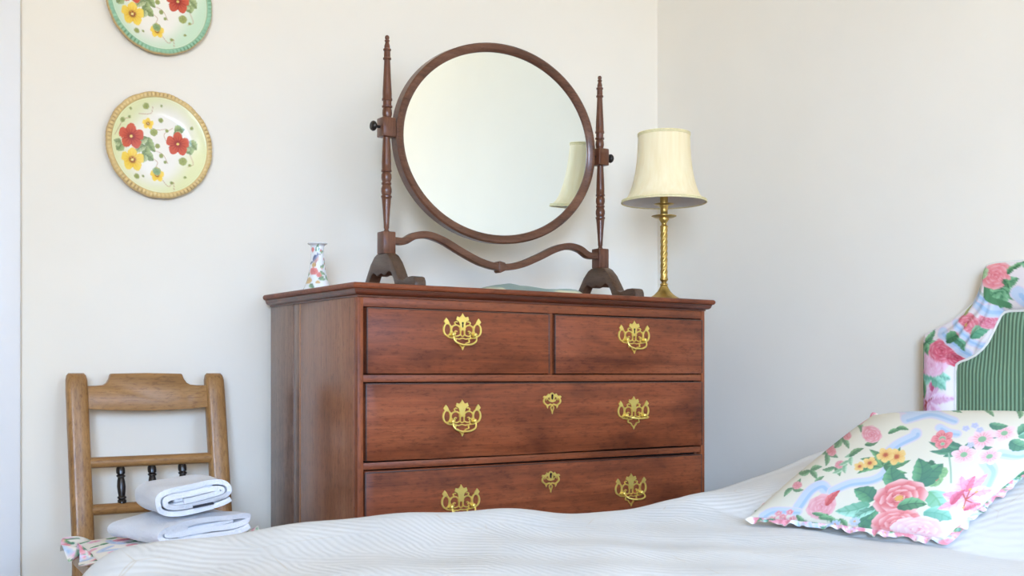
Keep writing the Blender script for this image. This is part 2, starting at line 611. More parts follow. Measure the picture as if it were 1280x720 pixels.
def paint_cushion(P):
    C = np.tile(s2l(CREAM), (len(P), 1))
    # sprays running up the far edge and along the top
    for k, (x, y) in enumerate(((985, 610), (1004, 584), (1022, 560), (1040, 538), (1064, 512), (1098, 496), (1136, 492), (1172, 494), (1212, 492), (1250, 494), (1014, 604), (1036, 578))):
        for a in (-60, 10, 120):
            leaf(C, P, x, y, 17, 4.5, a + 37 * k, (132, 176, 126), (78, 128, 88))
        if k % 3 != 1:
            rose(C, P, x + 6, y - 4, 7, (250, 206, 206), (236, 146, 152), (204, 78, 92), None, k)
    ribbon(C, P, [(1120, 508), (1150, 500), (1176, 510)], 5)
    # blue ribbons
    ribbon(C, P, [(1098, 562), (1110, 545), (1130, 532), (1132, 527)], 6)
    ribbon(C, P, [(1000, 640), (1010, 615), (1022, 606), (1030, 612)], 7)
    ribbon(C, P, [(1040, 615), (1060, 604), (1085, 600), (1100, 590), (1105, 572)], 6)
    ribbon(C, P, [(955, 655), (965, 648), (985, 648), (1000, 650)], 6)
    ribbon(C, P, [(1220, 578), (1228, 592), (1226, 612)], 8)
    ribbon(C, P, [(1235, 565), (1255, 570), (1268, 560), (1276, 540)], 7)
    ribbon(C, P, [(1160, 520), (1170, 527), (1180, 530)], 5)
    ribbon(C, P, [(1290, 520), (1270, 545), (1290, 580)], 9)
    # yellow primroses
    for a in (20, -15, 160, 200, 230, 300):
        leaf(C, P, 1098, 577, 34, 6, a, GL, GD)
    for x, y, r in ((1112, 563, 13), (1098, 560, 12), (1080, 572, 10), (1068, 577, 8)):
        flower(C, P, x, y, r, 5, x, (250, 212, 130), (240, 176, 84), (206, 96, 52), (190, 80, 44))
    # pale green sprig
    for k in range(5):
        leaf(C, P, 1046 + 3 * k, 580 - 6 * k, 14, 4, 150 - 70 * (k % 2), (180, 212, 170), (120, 172, 130))
    leaf(C, P, 1052, 562, 22, 5, -35, (120, 158, 104), GD)
    leaf(C, P, 1070, 545, 22, 5, -30, (120, 158, 104), GD)
    # top left pinks
    rose(C, P, 1078, 530, 13, PKL, PK, (216, 96, 100), None, 2)
    leaf(C, P, 1098, 528, 18, 4, -20, GL, GD)
    leaf(C, P, 1108, 520, 16, 4, 10, GL, GD)
    # pink apple blossom at the top right
    for a, L in ((195, 44), (175, 40), (215, 36), (10, 40), (-20, 40), (150, 26), (60, 20)):
        leaf(C, P, 1190, 552, L, 6, a, (84, 150, 112), TEAL)
    for x, y, r, c in ((1164, 537, 14, 1), (1210, 540, 17, 0), (1234, 532, 14, 0), (1192, 563, 15, 0), (1222, 568, 14, 0), (1165, 545, 9, 1)):
        flower(C, P, x, y, r, 5, x * 3, (244, 148, 152) if c else (252, 216, 220), (214, 84, 92) if c else (246, 160, 170), (250, 196, 200), (138, 186, 140), cr=0.3)
    for x, y in ((1190, 522), (1200, 518), (1206, 525), (1198, 548)):
        flower(C, P, x, y, 5, 5, 10, (206, 204, 236), (186, 190, 228), (190, 200, 236), (244, 226, 160))
    leaf(C, P, 1250, 536, 26, 11, -40, (98, 160, 118), TEAL)
    leaf(C, P, 1242, 545, 28, 11, 30, (98, 160, 118), TEAL)
    leaf(C, P, 1250, 538, 44, 10, 10, (150, 206, 176), (92, 160, 128))
    leaf(C, P, 1216, 517, 22, 7, 10, (98, 160, 118), TEAL)
    leaf(C, P, 1290, 560, 30, 12, 60, (98, 160, 118), TEAL)
    # green buds above the big rose
    for x, y, r in ((1158, 590, 11), (1164, 600, 10), (1148, 590, 9), (1170, 590, 8)):
        bud(C, P, x, y, r, (190, 220, 160), (126, 180, 122), (84, 146, 96), x)
    flower(C, P, 1154, 578, 9, 5, 0, (52, 116, 88), (40, 100, 76), (60, 120, 90), (60, 120, 90))
    flower(C, P, 1165, 599, 4, 5, 0, (222, 90, 96), (200, 60, 70), (222, 90, 96), (222, 90, 96))
    line(C, P, smoothpath([(1174, 560), (1180, 585), (1184, 606)], 5), 1.0, (150, 190, 160))
    # dark leaves round the big rose
    for x, y, L, w, a in ((1130, 612, 42, 15, 235), (1120, 608, 34, 14, 250), (1150, 610, 40, 16, -60), (1146, 605, 40, 14, -100), (1095, 632, 34, 15, 215),
                          (1090, 640, 32, 13, 150), (1100, 640, 40, 12, 120), (1110, 660, 40, 14, 130), (1172, 626, 44, 13, 80), (1115, 668, 36, 14, 150)):
        leaf(C, P, x, y, L, w, a, (88, 156, 108), TEAL)
    leaf(C, P, 1092, 638, 44, 14, 165, MINT, (92, 168, 130))
    leaf(C, P, 1100, 645, 34, 8, 140, MINT, (60, 130, 100))
    leaf(C, P, 1160, 618, 44, 15, 60, MINT, (110, 184, 130))
    leaf(C, P, 1160, 650, 38, 13, 20, (140, 206, 180), (100, 176, 150))
    rose(C, P, 1126, 628, 33, (254, 214, 208), (232, 118, 122), (184, 36, 52), (232, 176, 84), 1, 0.86, -20)
    rose(C, P, 1130, 668, 30, (254, 206, 200), (240, 132, 134), (198, 46, 58), None, 3, 0.82, -10)
    rose(C, P, 1158, 678, 34, (254, 236, 236), (250, 206, 210), (238, 140, 150), None, 5, 0.62, 8)
    leaf(C, P, 1126, 642, 36, 12, -6, (104, 170, 116), (34, 96, 74))
    # tulip bud
    bud(C, P, 1030, 642, 19, (248, 198, 200), (238, 164, 170), (226, 120, 132), 4)
    leaf(C, P, 1036, 640, 30, 7, -62, (226, 110, 112), (200, 60, 66))
    line(C, P, [(1040, 655), (1052, 670)], 1.4, (84, 140, 90))
    for x, y, L, w, a in ((1020, 652, 34, 5, 30), (1030, 660, 30, 6, 20), (1046, 668, 26, 5, 10), (1058, 662, 24, 5, 60), (1000, 655, 24, 5, 40)):
        leaf(C, P, x, y, L, w, a, (120, 176, 120), (64, 120, 80))
    for x, y in ((1054, 672), (1078, 667)):
        flower(C, P, x, y, 8, 9, 0, (206, 216, 240), (186, 200, 232), (222, 226, 240), (226, 172, 90), cr=0.3)
    # lily at the right
    for a, L in ((-110, 34), (-60, 38), (-10, 30), (60, 34), (150, 36), (190, 30)):
        leaf(C, P, 1206, 628, L, 11, a, (248, 200, 214), (236, 150, 176))
    leaf(C, P, 1204, 622, 26, 8, -75, (244, 156, 180), (226, 96, 130))
    for a in (-40, -80, -120, 40, 90):
        x, y = 1206 + 14 * math.cos(math.radians(a)), 632 + 14 * math.sin(math.radians(a))
        line(C, P, [(1206, 634), (x, y)], 0.9, (196, 70, 60))
        flower(C, P, x, y, 2.5, 4, 0, (228, 176, 80), (228, 176, 80), (228, 176, 80))
    leaf(C, P, 1190, 640, 26, 7, -60, (226, 110, 140), (206, 70, 100))
    leaf(C, P, 1206, 650, 22, 6, -20, (236, 130, 150), (206, 70, 100))
    # lower left small pinks
    for x, y in ((975, 652), (982, 658), (990, 650), (968, 662), (996, 662)):
        flower(C, P, x, y, 6, 5, x, (246, 176, 180), (222, 92, 100), (250, 206, 206), (230, 190, 110))
    for k, (x, y) in enumerate(((960, 668), (1000, 672), (1030, 676), (1062, 682), (1096, 688), (1130, 692), (1010, 668))):
        leaf(C, P, x, y, 18, 5, 20 * k, GL, GD)
    for x, y in ((985, 670), (1045, 682), (1080, 686), (1115, 690), (1020, 676)):
        rose(C, P, x, y, 8, PKL, PK, RED, None, x)
    return C


def paint_border(P, seed=3, dens=480, k_=1.0):
    """chintz for headboard and frills; P in photo-like pixels"""
    C = np.tile(s2l((246, 240, 228)), (len(P), 1))
    r = random.Random(seed)
    x0, y0 = P.min(0)
    x1, y1 = P.max(0)
    A = (x1 - x0) * (y1 - y0)
    n = int(A / dens)
    for k in range(n):
        x, y = r.uniform(x0, x1), r.uniform(y0, y1)
        t = r.random()
        if t < 0.18:
            ribbon(C, P, [(x, y), (x + k_ * r.uniform(-20, 20), y + 14 * k_), (x + k_ * r.uniform(-20, 20), y + 30 * k_)], k_ * r.uniform(3, 6))
        elif t < 0.55:
            for a in range(2):
                leaf(C, P, x, y, k_ * r.uniform(14, 26), k_ * r.uniform(4, 8), r.uniform(0, 360), r.choice((GL, MINT, (130, 180, 130))), r.choice((GD, TEAL)))
        elif t < 0.8:
            rose(C, P, x, y, k_ * r.uniform(8, 16), (252, 206, 210), (238, 150, 164), (208, 78, 96), None, k)
        else:
            flower(C, P, x, y, k_ * r.uniform(7, 12), 5, k * 20, (246, 206, 224), (228, 140, 170), (250, 226, 200), (224, 160, 80))
    return C


def paint_headboard(P):
    C = np.tile(s2l((240, 228, 224)), (len(P), 1))
    # lower upright: lilies and mint leaf
    for a in (-150, -110, -60, -10, 60, 120, 170):
        leaf(C, P, 1163, 503, 32, 9, a, (240, 206, 226), (218, 150, 186))
    for a in (-40, -80, -120, 40, 90, 140):
        line(C, P, [(1160, 503), (1160 + 11 * math.cos(a), 503 + 11 * math.sin(a))], 0.8, (176, 70, 70))
    leaf(C, P, 1168, 488, 16, 5, -80, (214, 110, 146), (190, 76, 110))
    leaf(C, P, 1150, 480, 24, 8, -60, (226, 150, 176), (196, 90, 120))
    for a in (0, -40, 40, 190):
        leaf(C, P, 1168, 472, 22, 9, a, (156, 214, 190), (100, 172, 140))
    rose(C, P, 1168, 452, 19, (250, 220, 232), (244, 190, 212), (226, 140, 170), None, 2)
    leaf(C, P, 1152, 462, 26, 5, -85, (108, 160, 110), GD)
    leaf(C, P, 1150, 470, 30, 5, 80, (108, 160, 110), GD)
    # shoulder
    for a in (0, 60, 120, -60):
        leaf(C, P, 1158, 425, 20, 7, a, (126, 180, 130), GD)
    rose(C, P, 1180, 436, 17, (246, 170, 180), (226, 100, 120), (180, 44, 66), None, 4)
    rose(C, P, 1198, 446, 14, (246, 170, 180), (216, 80, 104), (170, 40, 60), None, 7)
    ribbon(C, P, [(1180, 412), (1195, 425), (1210, 440)], 6)
    leaf(C, P, 1186, 424, 24, 9, -20, (96, 150, 100), (48, 104, 70))
    leaf(C, P, 1200, 420, 20, 7, 60, (130, 190, 150), GD)
    rose(C, P, 1212, 404, 17, (250, 190, 192), (232, 124, 136), (196, 60, 80), (244, 206, 120), 1)
    ribbon(C, P, [(1196, 400), (1218, 425), (1232, 432)], 4)
    leaf(C, P, 1218, 420, 26, 9, -30, (140, 200, 160), (70, 140, 100))
    leaf(C, P, 1210, 392, 18, 6, -70, (206, 206, 150), (150, 160, 90))
    rose(C, P, 1238, 400, 11, (250, 200, 206), (232, 130, 150), (200, 70, 96), None, 3)
    ribbon(C, P, [(1222, 372), (1236, 386), (1248, 388)], 7)
    ribbon(C, P, [(1218, 356), (1224, 366), (1236, 374)], 5)
    line(C, P, smoothpath([(1222, 340), (1228, 362), (1250, 380)], 6), 1.6, (186, 200, 186))
    # top
    for a in (-30, 40, 100, 160, 220):
        leaf(C, P, 1256, 362, 24, 9, a, (130, 186, 136), (62, 124, 84))
    line(C, P, smoothpath([(1238, 356), (1240, 372), (1262, 382)], 5), 4, (88, 144, 98))
    rose(C, P, 1248, 344, 19, (250, 196, 196), (240, 140, 146), (214, 84, 96), None, 6)
    rose(C, P, 1230, 340, 9, (226, 232, 190), (170, 206, 150), (120, 170, 110), None, 6)
    for x, y, a in ((1262, 344, -50), (1268, 338, -30), (1258, 350, 60)):
        leaf(C, P, x, y, 14, 5, a, (110, 166, 110), (46, 98, 66))
    ribbon(C, P, [(1275, 368), (1285, 378), (1300, 372)], 8)
    # the print goes on out of the photograph
    r = random.Random(5)
    for k in range(90):
        x, y = r.uniform(1290, 1980), r.uniform(325, 620)
        if k % 3 == 0:
            rose(C, P, x, y, r.uniform(12, 20), (250, 200, 206), (236, 140, 156), (206, 76, 96), None, k)
        elif k % 3 == 1:
            for a in (0, 70, 140, 230):
                leaf(C, P, x, y, 24, 9, a + k * 20, (130, 186, 136), (62, 124, 84))
        else:
            ribbon(C, P, [(x, y), (x + 14, y + 10), (x + 30, y + 4)], 6)
    return C


def paint_plate(P, green=False):
    """P in plate pixels, centre 0,0, radius 65, y down"""
    r = np.hypot(P[:, 0], P[:, 1])
    C = np.tile(s2l((246, 240, 226)), (len(P), 1))
    edge = (196, 226, 190) if green else (226, 228, 164)
    blend(C, sstep(30, 58, r + 8 * np.sin(np.arctan2(P[:, 1], P[:, 0]) * 2 + 0.6)) * 0.85, edge)
    def q(x, y):
        return ((x - 420) / 4.8, (y - 372) / 4.8)
    vines = [[(300, 200), (370, 190), (380, 150)], [(330, 250), (400, 280), (460, 270)], [(160, 340), (210, 250), (250, 230)], [(380, 400), (440, 420), (470, 470)],
             [(430, 560), (470, 610), (500, 580), (500, 640)], [(460, 340), (450, 300), (500, 260)], [(600, 400), (620, 460), (590, 480)], [(380, 450), (410, 470), (400, 500)]]
    for vn in vines:
        line(C, P, smoothpath([q(*p) for p in vn], 5), 0.35, (196, 160, 120))
    for x, y, rr_ in ((340, 152, 20), (205, 248, 16), (388, 298, 24), (560, 450, 26), (432, 430, 15), (410, 375, 16), (286, 565, 18), (405, 525, 27), (250, 178, 10), (430, 222, 16),
                      (245, 225, 10), (490, 585, 11), (455, 465, 11), (610, 250, 12), (465, 280, 12), (570, 545, 10), (325, 560, 9), (430, 140, 9), (600, 470, 10)):
        cx, cy = q(x, y)
        rose(C, P, cx, cy, rr_ / 4.8, (206, 204, 132), (158, 168, 92), (112, 118, 62), None, x, 1.0)
    for x, y, L, a in ((350, 330, 20, 60), (340, 380, 20, 70), (330, 430, 14, 30), (200, 380, 12, 120), (510, 280, 14, -20), (590, 330, 14, 40), (600, 360, 10, 80)):
        cx, cy = q(x, y)
        leaf(C, P, cx, cy, L, 7, a, (156, 172, 112), (104, 126, 76))
        leaf(C, P, cx, cy, L * 0.8, 6, a + 70, (178, 188, 136), (112, 132, 84))
    def trop(x, y, s, c):
        cx, cy = q(x, y)
        flower(C, P, cx, cy, s / 4.8, 5, 54, *c, squash=0.95, soft=0.5, cr=0.12)
    redc = ((210, 84, 56), (176, 44, 30), (150, 30, 26), (246, 214, 120))
    yel = ((248, 214, 84), (238, 186, 50), (150, 70, 30), (252, 236, 150))
    trop(355, 250, 36, yel)
    trop(408, 545, 44, yel)
    cx, cy = q(405, 525)
    rose(C, P, cx, cy, 5.2, (190, 206, 160), (130, 160, 100), (92, 118, 70), None, 2)
    trop(265, 470, 72, yel)
    trop(258, 335, 78, redc)
    trop(530, 350, 74, redc)
    blend(C, np.clip(1 - np.abs(r - 55.5) / 0.5, 0, 1) * 0.6, (190, 160, 90))
    return C


def paint_vase(P):
    """P: (x, y) in centimetres on the unrolled front, y up from the foot"""
    C = np.tile(s2l((240, 242, 242)), (len(P), 1))
    P = P * 10.0 / 1.12 + np.array([0.0, 4.0])
    for x, y, r in ((-12, 92, 6), (-6, 46, 10), (12, 54, 4), (6, 38, 6)):
        rose(C, P, x, y, r, (244, 150, 140), (220, 90, 84), (176, 46, 52), None, x)
    for x, y, r in ((-14, 26, 8), (-6, 59, 6), (-23, 22, 5), (3, 22, 4)):
        rose(C, P, x, y, r, (240, 214, 140), (214, 168, 84), (150, 110, 60), None, x)
    for x, y, a in ((-2, 92, 60), (-4, 90, 20), (8, 54, 30), (8, 46, -30), (-14, 40, 200), (4, 30, 0), (4, 28, 40), (-8, 20, -60), (-20, 34, 100), (22, 60, 80), (20, 38, -60), (8, 88, 10)):
        leaf(C, P, x, y, 14, 4.5, a, (120, 168, 110), (56, 104, 74), 0.5)
    for x, y in ((24, 62), (25, 52), (22, 72), (12, 90)):
        rose(C, P, x, y, 3.2, (240, 160, 150), (206, 90, 90), (150, 50, 60), None, y)
    # the bird
    leaf(C, P, -20, 62, 20, 2.6, 32, (80, 110, 150), (40, 50, 80), 0.5)
    leaf(C, P, -9, 67, 19, 8.0, 42, (206, 150, 130), (90, 110, 150), 0.5)
    leaf(C, P, -9, 70, 17, 4.4, 40, (70, 100, 150), (40, 56, 96), 0.5)
    flower(C, P, 3, 82, 4, 3, 0, (80, 90, 130), (60, 70, 110), (60, 70, 110), (40, 40, 60))
    line(C, P, [(6, 83), (10, 82)], 0.7, (60, 50, 50))
    line(C, P, [(0, 68), (-2, 60)], 0.7, (180, 90, 80))
    return C


# ------------------------------------------------------------------ setting
WV = 0.54      # back wall plane
WU = 1.338     # right wall plane
X0, Y0, CZ = -3.2, -4.2, 2.45


def struct(name, lo, hi, mat):
    o = box(name, lo, hi, mat)
    o['kind'] = 'structure'
    return o


struct('floor', (X0 - 0.1, Y0 - 0.1, -0.1), (WU + 0.1, WV + 0.1, 0.0), M['carpet'])
struct('ceiling', (X0 - 0.1, Y0 - 0.1, CZ), (WU + 0.1, WV + 0.1, CZ + 0.1), M['ceiling'])
struct('wall_right', (WU, Y0 - 0.1, 0), (WU + 0.1, WV + 0.1, CZ), M['wall'])


def wall_with_hole(name, axis, a0, a1, p0, p1, h0, h1, z0, z1, mat):
    vfs = []
    for lo, hi, zz0, zz1 in ((a0, h0, 0, CZ), (h1, a1, 0, CZ), (h0, h1, 0, z0), (h0, h1, z1, CZ)):
        if hi - lo < 1e-4 or zz1 - zz0 < 1e-4: continue
        vfs.append(boxvf((lo, p0, zz0), (hi, p1, zz1)) if axis == 'x' else boxvf((p0, lo, zz0), (p1, hi, zz1)))
    v, f = join(*vfs)
    o = mesh(name, v, f, mat)
    o['kind'] = 'structure'
    return o


DU1, DU0 = -0.665, -1.46      # doorway in the back wall at the far left
wall_with_hole('wall_back', 'x', X0 - 0.1, WU, WV, WV + 0.1, DU0, DU1, 0.0, 2.02, M['wall'])
# two windows behind the camera
v, f = join(boxvf((X0 - 0.1, Y0 - 0.1, 0), (-2.8, Y0, CZ)), boxvf((-2.8, Y0 - 0.1, 0), (-1.4, Y0, 0.85)), boxvf((-2.8, Y0 - 0.1, 2.15), (-1.4, Y0, CZ)),
            boxvf((-1.4, Y0 - 0.1, 0), (-0.3, Y0, CZ)), boxvf((-0.3, Y0 - 0.1, 0), (1.1, Y0, 0.85)), boxvf((-0.3, Y0 - 0.1, 2.15), (1.1, Y0, CZ)),
            boxvf((1.1, Y0 - 0.1, 0), (WU, Y0, CZ)))
mesh('wall_front', v, f, M['wall'])['kind'] = 'structure'
struct('wall_left', (X0 - 0.1, Y0, 0), (X0, WV, CZ), M['wall'])
# baseboards
struct('baseboard_back', (DU1 + 0.11, WV - 0.016, 0), (WU, WV, 0.14), M['trimpaint'])
struct('baseboard_right', (WU - 0.016, Y0, 0), (WU, WV - 0.016, 0.14), M['trimpaint'])
struct('baseboard_front', (X0, Y0, 0), (WU - 0.016, Y0 + 0.016, 0.14), M['trimpaint'])
struct('baseboard_left', (X0, Y0 + 0.016, 0), (X0 + 0.016, WV, 0.14), M['trimpaint'])
# door casing: only the edge of the near upright shows at the left of the photograph
o = box('trim_1', (DU1, WV - 0.022, 0), (DU1 + 0.108, WV, 2.12), M['trimpaint'], bev=0.005)
o['kind'] = 'structure'
o = box('trim_2', (DU0 - 0.108, WV - 0.022, 0), (DU0, WV, 2.12), M['trimpaint'], bev=0.005)
o['kind'] = 'structure'
o = box('trim_3', (DU0, WV - 0.022, 2.02), (DU1, WV, 2.12), M['trimpaint'], bev=0.005)
o['kind'] = 'structure'
d1 = box('door_1', (DU0 + 0.004, WV + 0.02, 0.006), (DU1 - 0.004, WV + 0.06, 2.015), M['trimpaint'])
d1['kind'] = 'structure'
for (a, b, c, d) in ((0.1, 0.36, 0.2, 0.85), (0.44, 0.70, 0.2, 0.85), (0.1, 0.36, 1.0, 1.85), (0.44, 0.70, 1.0, 1.85)):
    box('panel', (DU0 + a, WV + 0.012, c), (DU0 + b, WV + 0.021, d), M['trimpaint'], d1, 0.006)
v, f = ellipsoidvf((DU0 + 0.06, WV - 0.02, 1.0), (0.026, 0.026, 0.026))
mesh('door_knob', v, f, M['oldbrass'], d1, True)

glassm = NT('window_glass')
glassm.setb(Roughness=0.02)
glassm.b.inputs['Transmission Weight'].default_value = 1.0
M['glass'] = glassm.m


def window(name, axis, a0, a1, p, z0, z1):
    fr = []
    mid = (a0 + a1) / 2
    zm = (z0 + z1) / 2
    e = 0.05
    bars = [(a0, a0 + e, z0, z1), (a1 - e, a1, z0, z1), (a0 + e, a1 - e, z0, z0 + e), (a0 + e, a1 - e, z1 - e, z1),
            (mid - 0.015, mid + 0.015, z0 + e, z1 - e), (a0 + e, a1 - e, zm - 0.02, zm + 0.02)]
    for b0, b1, c0, c1 in bars:
        fr.append(boxvf((b0, p - 0.02, c0), (b1, p + 0.02, c1)) if axis == 'x' else boxvf((p - 0.02, b0, c0), (p + 0.02, b1, c1)))
    v, f = join(*fr)
    w = mesh(name, v, f, M['trimpaint'])
    w['kind'] = 'structure'
    for b0, b1 in ((a0 + e, mid - 0.015), (mid + 0.015, a1 - e)):
        for c0, c1 in ((z0 + e, zm - 0.02), (zm + 0.02, z1 - e)):
            if axis == 'x':
                box('pane', (b0, p - 0.003, c0), (b1, p + 0.003, c1), M['glass'], w)
            else:
                box('pane', (p - 0.003, b0, c0), (p + 0.003, b1, c1), M['glass'], w)
    return w


window('window_1', 'x', -0.30, 1.10, Y0 - 0.05, 0.85, 2.15)
window('window_2', 'x', -2.80, -1.40, Y0 - 0.05, 0.85, 2.15)

# ------------------------------------------------------------------ chest of drawers
ZT = 0.995
CW, CD = 1.06, 0.50
chest = thing('chest_of_drawers', (0.53, 0.25, 0), 'antique red-brown mahogany chest of drawers with pierced brass handles', 'chest of drawers')


def rect_loft(prof, name, mat, z_cap=True):
    """stack of rectangles (inset, z): moulding on front and both ends, flat at the back"""
    v, f = [], []
    for ins, z in prof:
        v += [(ins, ins, z), (CW - ins, ins, z), (CW - ins, CD, z), (ins, CD, z)]
    n = len(prof)
    for i in range(n - 1):
        for k in range(4):
            k2 = (k + 1) % 4
            f.append((i * 4 + k, i * 4 + k2, i * 4 + 4 + k2, i * 4 + 4 + k))
    f.append((3, 2, 1, 0))
    b = (n - 1) * 4
    f.append((b, b + 1, b + 2, b + 3))
    o = mesh(name, v, f, mat, chest, True, angle=28)
    return o


tp = [(0.006, 0.9815), (0.002, 0.9825)]
tp += [(0.006 - 0.006 * math.sin(a), 0.9885 - 0.0065 * math.cos(a)) for a in np.linspace(0.5, PI - 0.1, 9)]
rect_loft(tp, 'top', M['mah_h'])
mp_ = [(0.0215, 0.9655), (0.0185, 0.9655), (0.0185, 0.9685)]
mp_ += [(0.0165 - 0.009 * math.sin(t), 0.9695 + 0.009 * (1 - math.cos(t))) for t in np.linspace(0, PI / 2, 6)]
mp_ += [(0.0062, 0.9795), (0.0062, 0.9815)]
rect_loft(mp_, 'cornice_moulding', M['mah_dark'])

L0, L1, F0, ZB = 0.0205, 1.0415, 0.022, 0.10
# left end: two boards and a paler strip between
box('side_board', (L0, F0 + 0.018, ZB), (L0 + 0.018, 0.318, 0.9655), M['mah_v'], chest, 0.0008)
box('joint_strip', (L0, 0.3185, ZB), (L0 + 0.018, 0.328, 0.9655), M['mah_strip'], chest, 0.0008)
box('side_board', (L0 + 0.0012, 0.3285, ZB), (L0 + 0.018, 0.362, 0.9655), M['mah_v2'], chest, 0.0008)
box('side_board', (L0 + 0.0004, 0.3628, ZB), (L0 + 0.018, CD, 0.9655), M['mah_v2'], chest, 0.0008)
box('side_board', (L1 - 0.018, F0 + 0.018, ZB), (L1, CD, 0.9655), M['mah_v'], chest, 0.0008)
box('back_board', (L0 + 0.018, CD - 0.012, ZB), (L1 - 0.018, CD, 0.9655), M['mah_v2'], chest)
# face frame
box('stile', (L0, F0, ZB), (0.0345, F0 + 0.018, 0.9655), M['mah_stile'], chest, 0.0012)
box('stile', (1.0290, F0, ZB), (L1, F0 + 0.018, 0.9655), M['mah_stile'], chest, 0.0012)
box('rail', (0.0345, F0 + 0.001, 0.9445), (1.0290, F0 + 0.018, 0.9655), M['mah_rail'], chest, 0.001)
box('rail', (0.0345, F0 + 0.001, 0.7815), (1.0290, F0 + 0.018, 0.7975), M['mah_rail'], chest, 0.001)
box('rail', (0.0345, F0 + 0.001, 0.5925), (1.0290, F0 + 0.018, 0.6075), M['mah_rail'], chest, 0.001)
box('rail', (0.0345, F0 + 0.001, 0.3880), (1.0290, F0 + 0.018, 0.4020), M['mah_rail'], chest, 0.001)
box('rail', (0.0345, F0 + 0.001, ZB), (1.0290, F0 + 0.018, 0.1450), M['mah_rail'], chest, 0.001)
box('divider', (0.5285, F0 + 0.001, 0.7975), (0.5405, F0 + 0.018, 0.9445), M['mah_stile'], chest, 0.001)
box('carcass_interior', (L0 + 0.0185, F0 + 0.022, ZB + 0.01), (L1 - 0.0185, CD - 0.013, 0.964), M['inside'], chest)
# bracket feet
for ux in (L0, L1 - 0.12):
    for vy in (F0, CD - 0.04):
        q = [(ux, 0), (ux + 0.05, 0), (ux + 0.07, 0.05), (ux + 0.12, ZB), (ux, ZB)]
        if ux > 0.5:
            q = [(2 * ux + 0.12 - a, b) for a, b in q]
        v, f = prismvf(q, 'y', vy, vy + 0.04)
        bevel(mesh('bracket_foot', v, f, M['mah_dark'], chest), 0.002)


# brass furniture drawn as flat strokes, x right and z up, in units of the sketch
def strokevf(pts, w, d0, d1, sx, sz, closed=False):
    P = np.array(pts, float)
    n = len(P)
    if closed:
        T = np.roll(P, -1, 0) - np.roll(P, 1, 0)
    else:
        T = np.gradient(P, axis=0)
    T /= np.linalg.norm(T, axis=1)[:, None] + 1e-9
    N = np.stack([-T[:, 1], T[:, 0]], 1)
    ww = np.array(w if hasattr(w, '__len__') else [w] * n)[:, None]
    A, B = P + N * ww / 2, P - N * ww / 2
    A1, B1 = P + N * ww / 3.2, P - N * ww / 3.2
    v = []
    for Q, d in ((A, d0), (A1, d1), (B1, d1), (B, d0)):
        v += [(q[0] * sx, d, q[1] * sz) for q in Q]
    f = []
    m = n if closed else n - 1
    for i in range(m):
        j = (i + 1) % n
        for k in range(4):
            k2 = (k + 1) % 4
            f.append((k * n + i, k * n + j, k2 * n + j, k2 * n + i))
    if not closed:
        f.append((0, n, 2 * n, 3 * n))
        f.append((n - 1, 4 * n - 1, 3 * n - 1, 2 * n - 1))
    return v, f


def platevf(pts, d0, d1, sx, sz):
    return prismvf([(p[0] * sx, p[1] * sz) for p in pts], 'y', d0, d1)


def arc(cx, cy, rx, ry, a0, a1, n=16):
    return [(cx + rx * math.cos(math.radians(a0 + (a1 - a0) * i / (n - 1))), cy + ry * math.sin(math.radians(a0 + (a1 - a0) * i / (n - 1)))) for i in range(n)]


def handle_plate_vf():
    sx, sz = 0.000288, 0.000222
    d0, d1 = 0.0, -0.0022
    parts = []
    fl = [(26, 20), (26, 78), (34, 104), (60, 122), (50, 156), (26, 148), (13, 164), (0, 190)]
    fl = fl + [(-x, y) for x, y in fl[-2::-1]]
    parts.append(platevf(fl, d0, d1, sx, sz))
    for s in (1, -1):
        g = lambda pts: [(s * x, y) for x, y in pts]
        parts.append(strokevf(g(arc(60, 22, 42, 46, 180, -60, 18)), 17, d0, d1, sx, sz))
        parts.append(strokevf(g(smoothpath([(62, -18), (72, -2), (60, 8), (50, 0)], 4)), 13, d0, d1, sx, sz))
        parts.append(strokevf(g(smoothpath([(62, 66), (72, 92), (56, 104), (46, 96)], 4)), 14, d0, d1, sx, sz))
        parts.append(strokevf(g(arc(138, 20, 34, 62, 100, 430, 26)), 19, d0, d1, sx, sz))
        parts.append(platevf(g([(118, 70), (124, 96), (134, 118), (150, 140), (158, 128), (172, 104), (162, 84), (150, 76)])[::s], d0, d1, sx, sz))
        parts.append(strokevf(g(smoothpath([(100, 60), (104, 30), (98, 0), (102, -30)], 4)), 15, d0, d1, sx, sz))
        parts.append(strokevf(g(smoothpath([(24, 30), (18, 0), (22, -30), (50, -44), (70, -40), (72, -24)], 4)), 14, d0, d1, sx, sz))
        parts.append(strokevf(g(smoothpath([(150, -38), (124, -56), (96, -62), (66, -66)], 4)), 17, d0, d1, sx, sz))
        parts.append(strokevf(g(smoothpath([(96, -60), (60, -70), (62, -104), (34, -116), (20, -140), (0, -160)], 4)), 15, d0, d1, sx, sz))
        parts.append(strokevf(g([(70, -40), (76, -66), (60, -74)]), 12, d0, d1, sx, sz))
    parts.append(strokevf(arc(0, -12, 20, 34, 0, 340, 16), 12, d0, d1, sx, sz, True))
    parts.append(strokevf([(-64, -66), (-30, -74), (0, -64), (30, -74), (64, -66)], 13, d0, d1, sx, sz))
    parts.append(platevf([(-14, -150), (14, -150), (8, -172), (0, -188), (-8, -172)], d0, d1, sx, sz))
    return join(*parts)


def mesh_only(name, vf, mat, smooth=False):
    me = bpy.data.meshes.new(name)
    me.from_pydata([tuple(map(float, p)) for p in vf[0]], [], vf[1])
    bm = bmesh.new()
    bm.from_mesh(me)
    bmesh.ops.recalc_face_normals(bm, faces=bm.faces)
    bm.to_mesh(me)
    bm.free()
    me.materials.append(mat)
    if smooth:
        me.polygons.foreach_set('use_smooth', [True] * len(me.polygons))
    return me


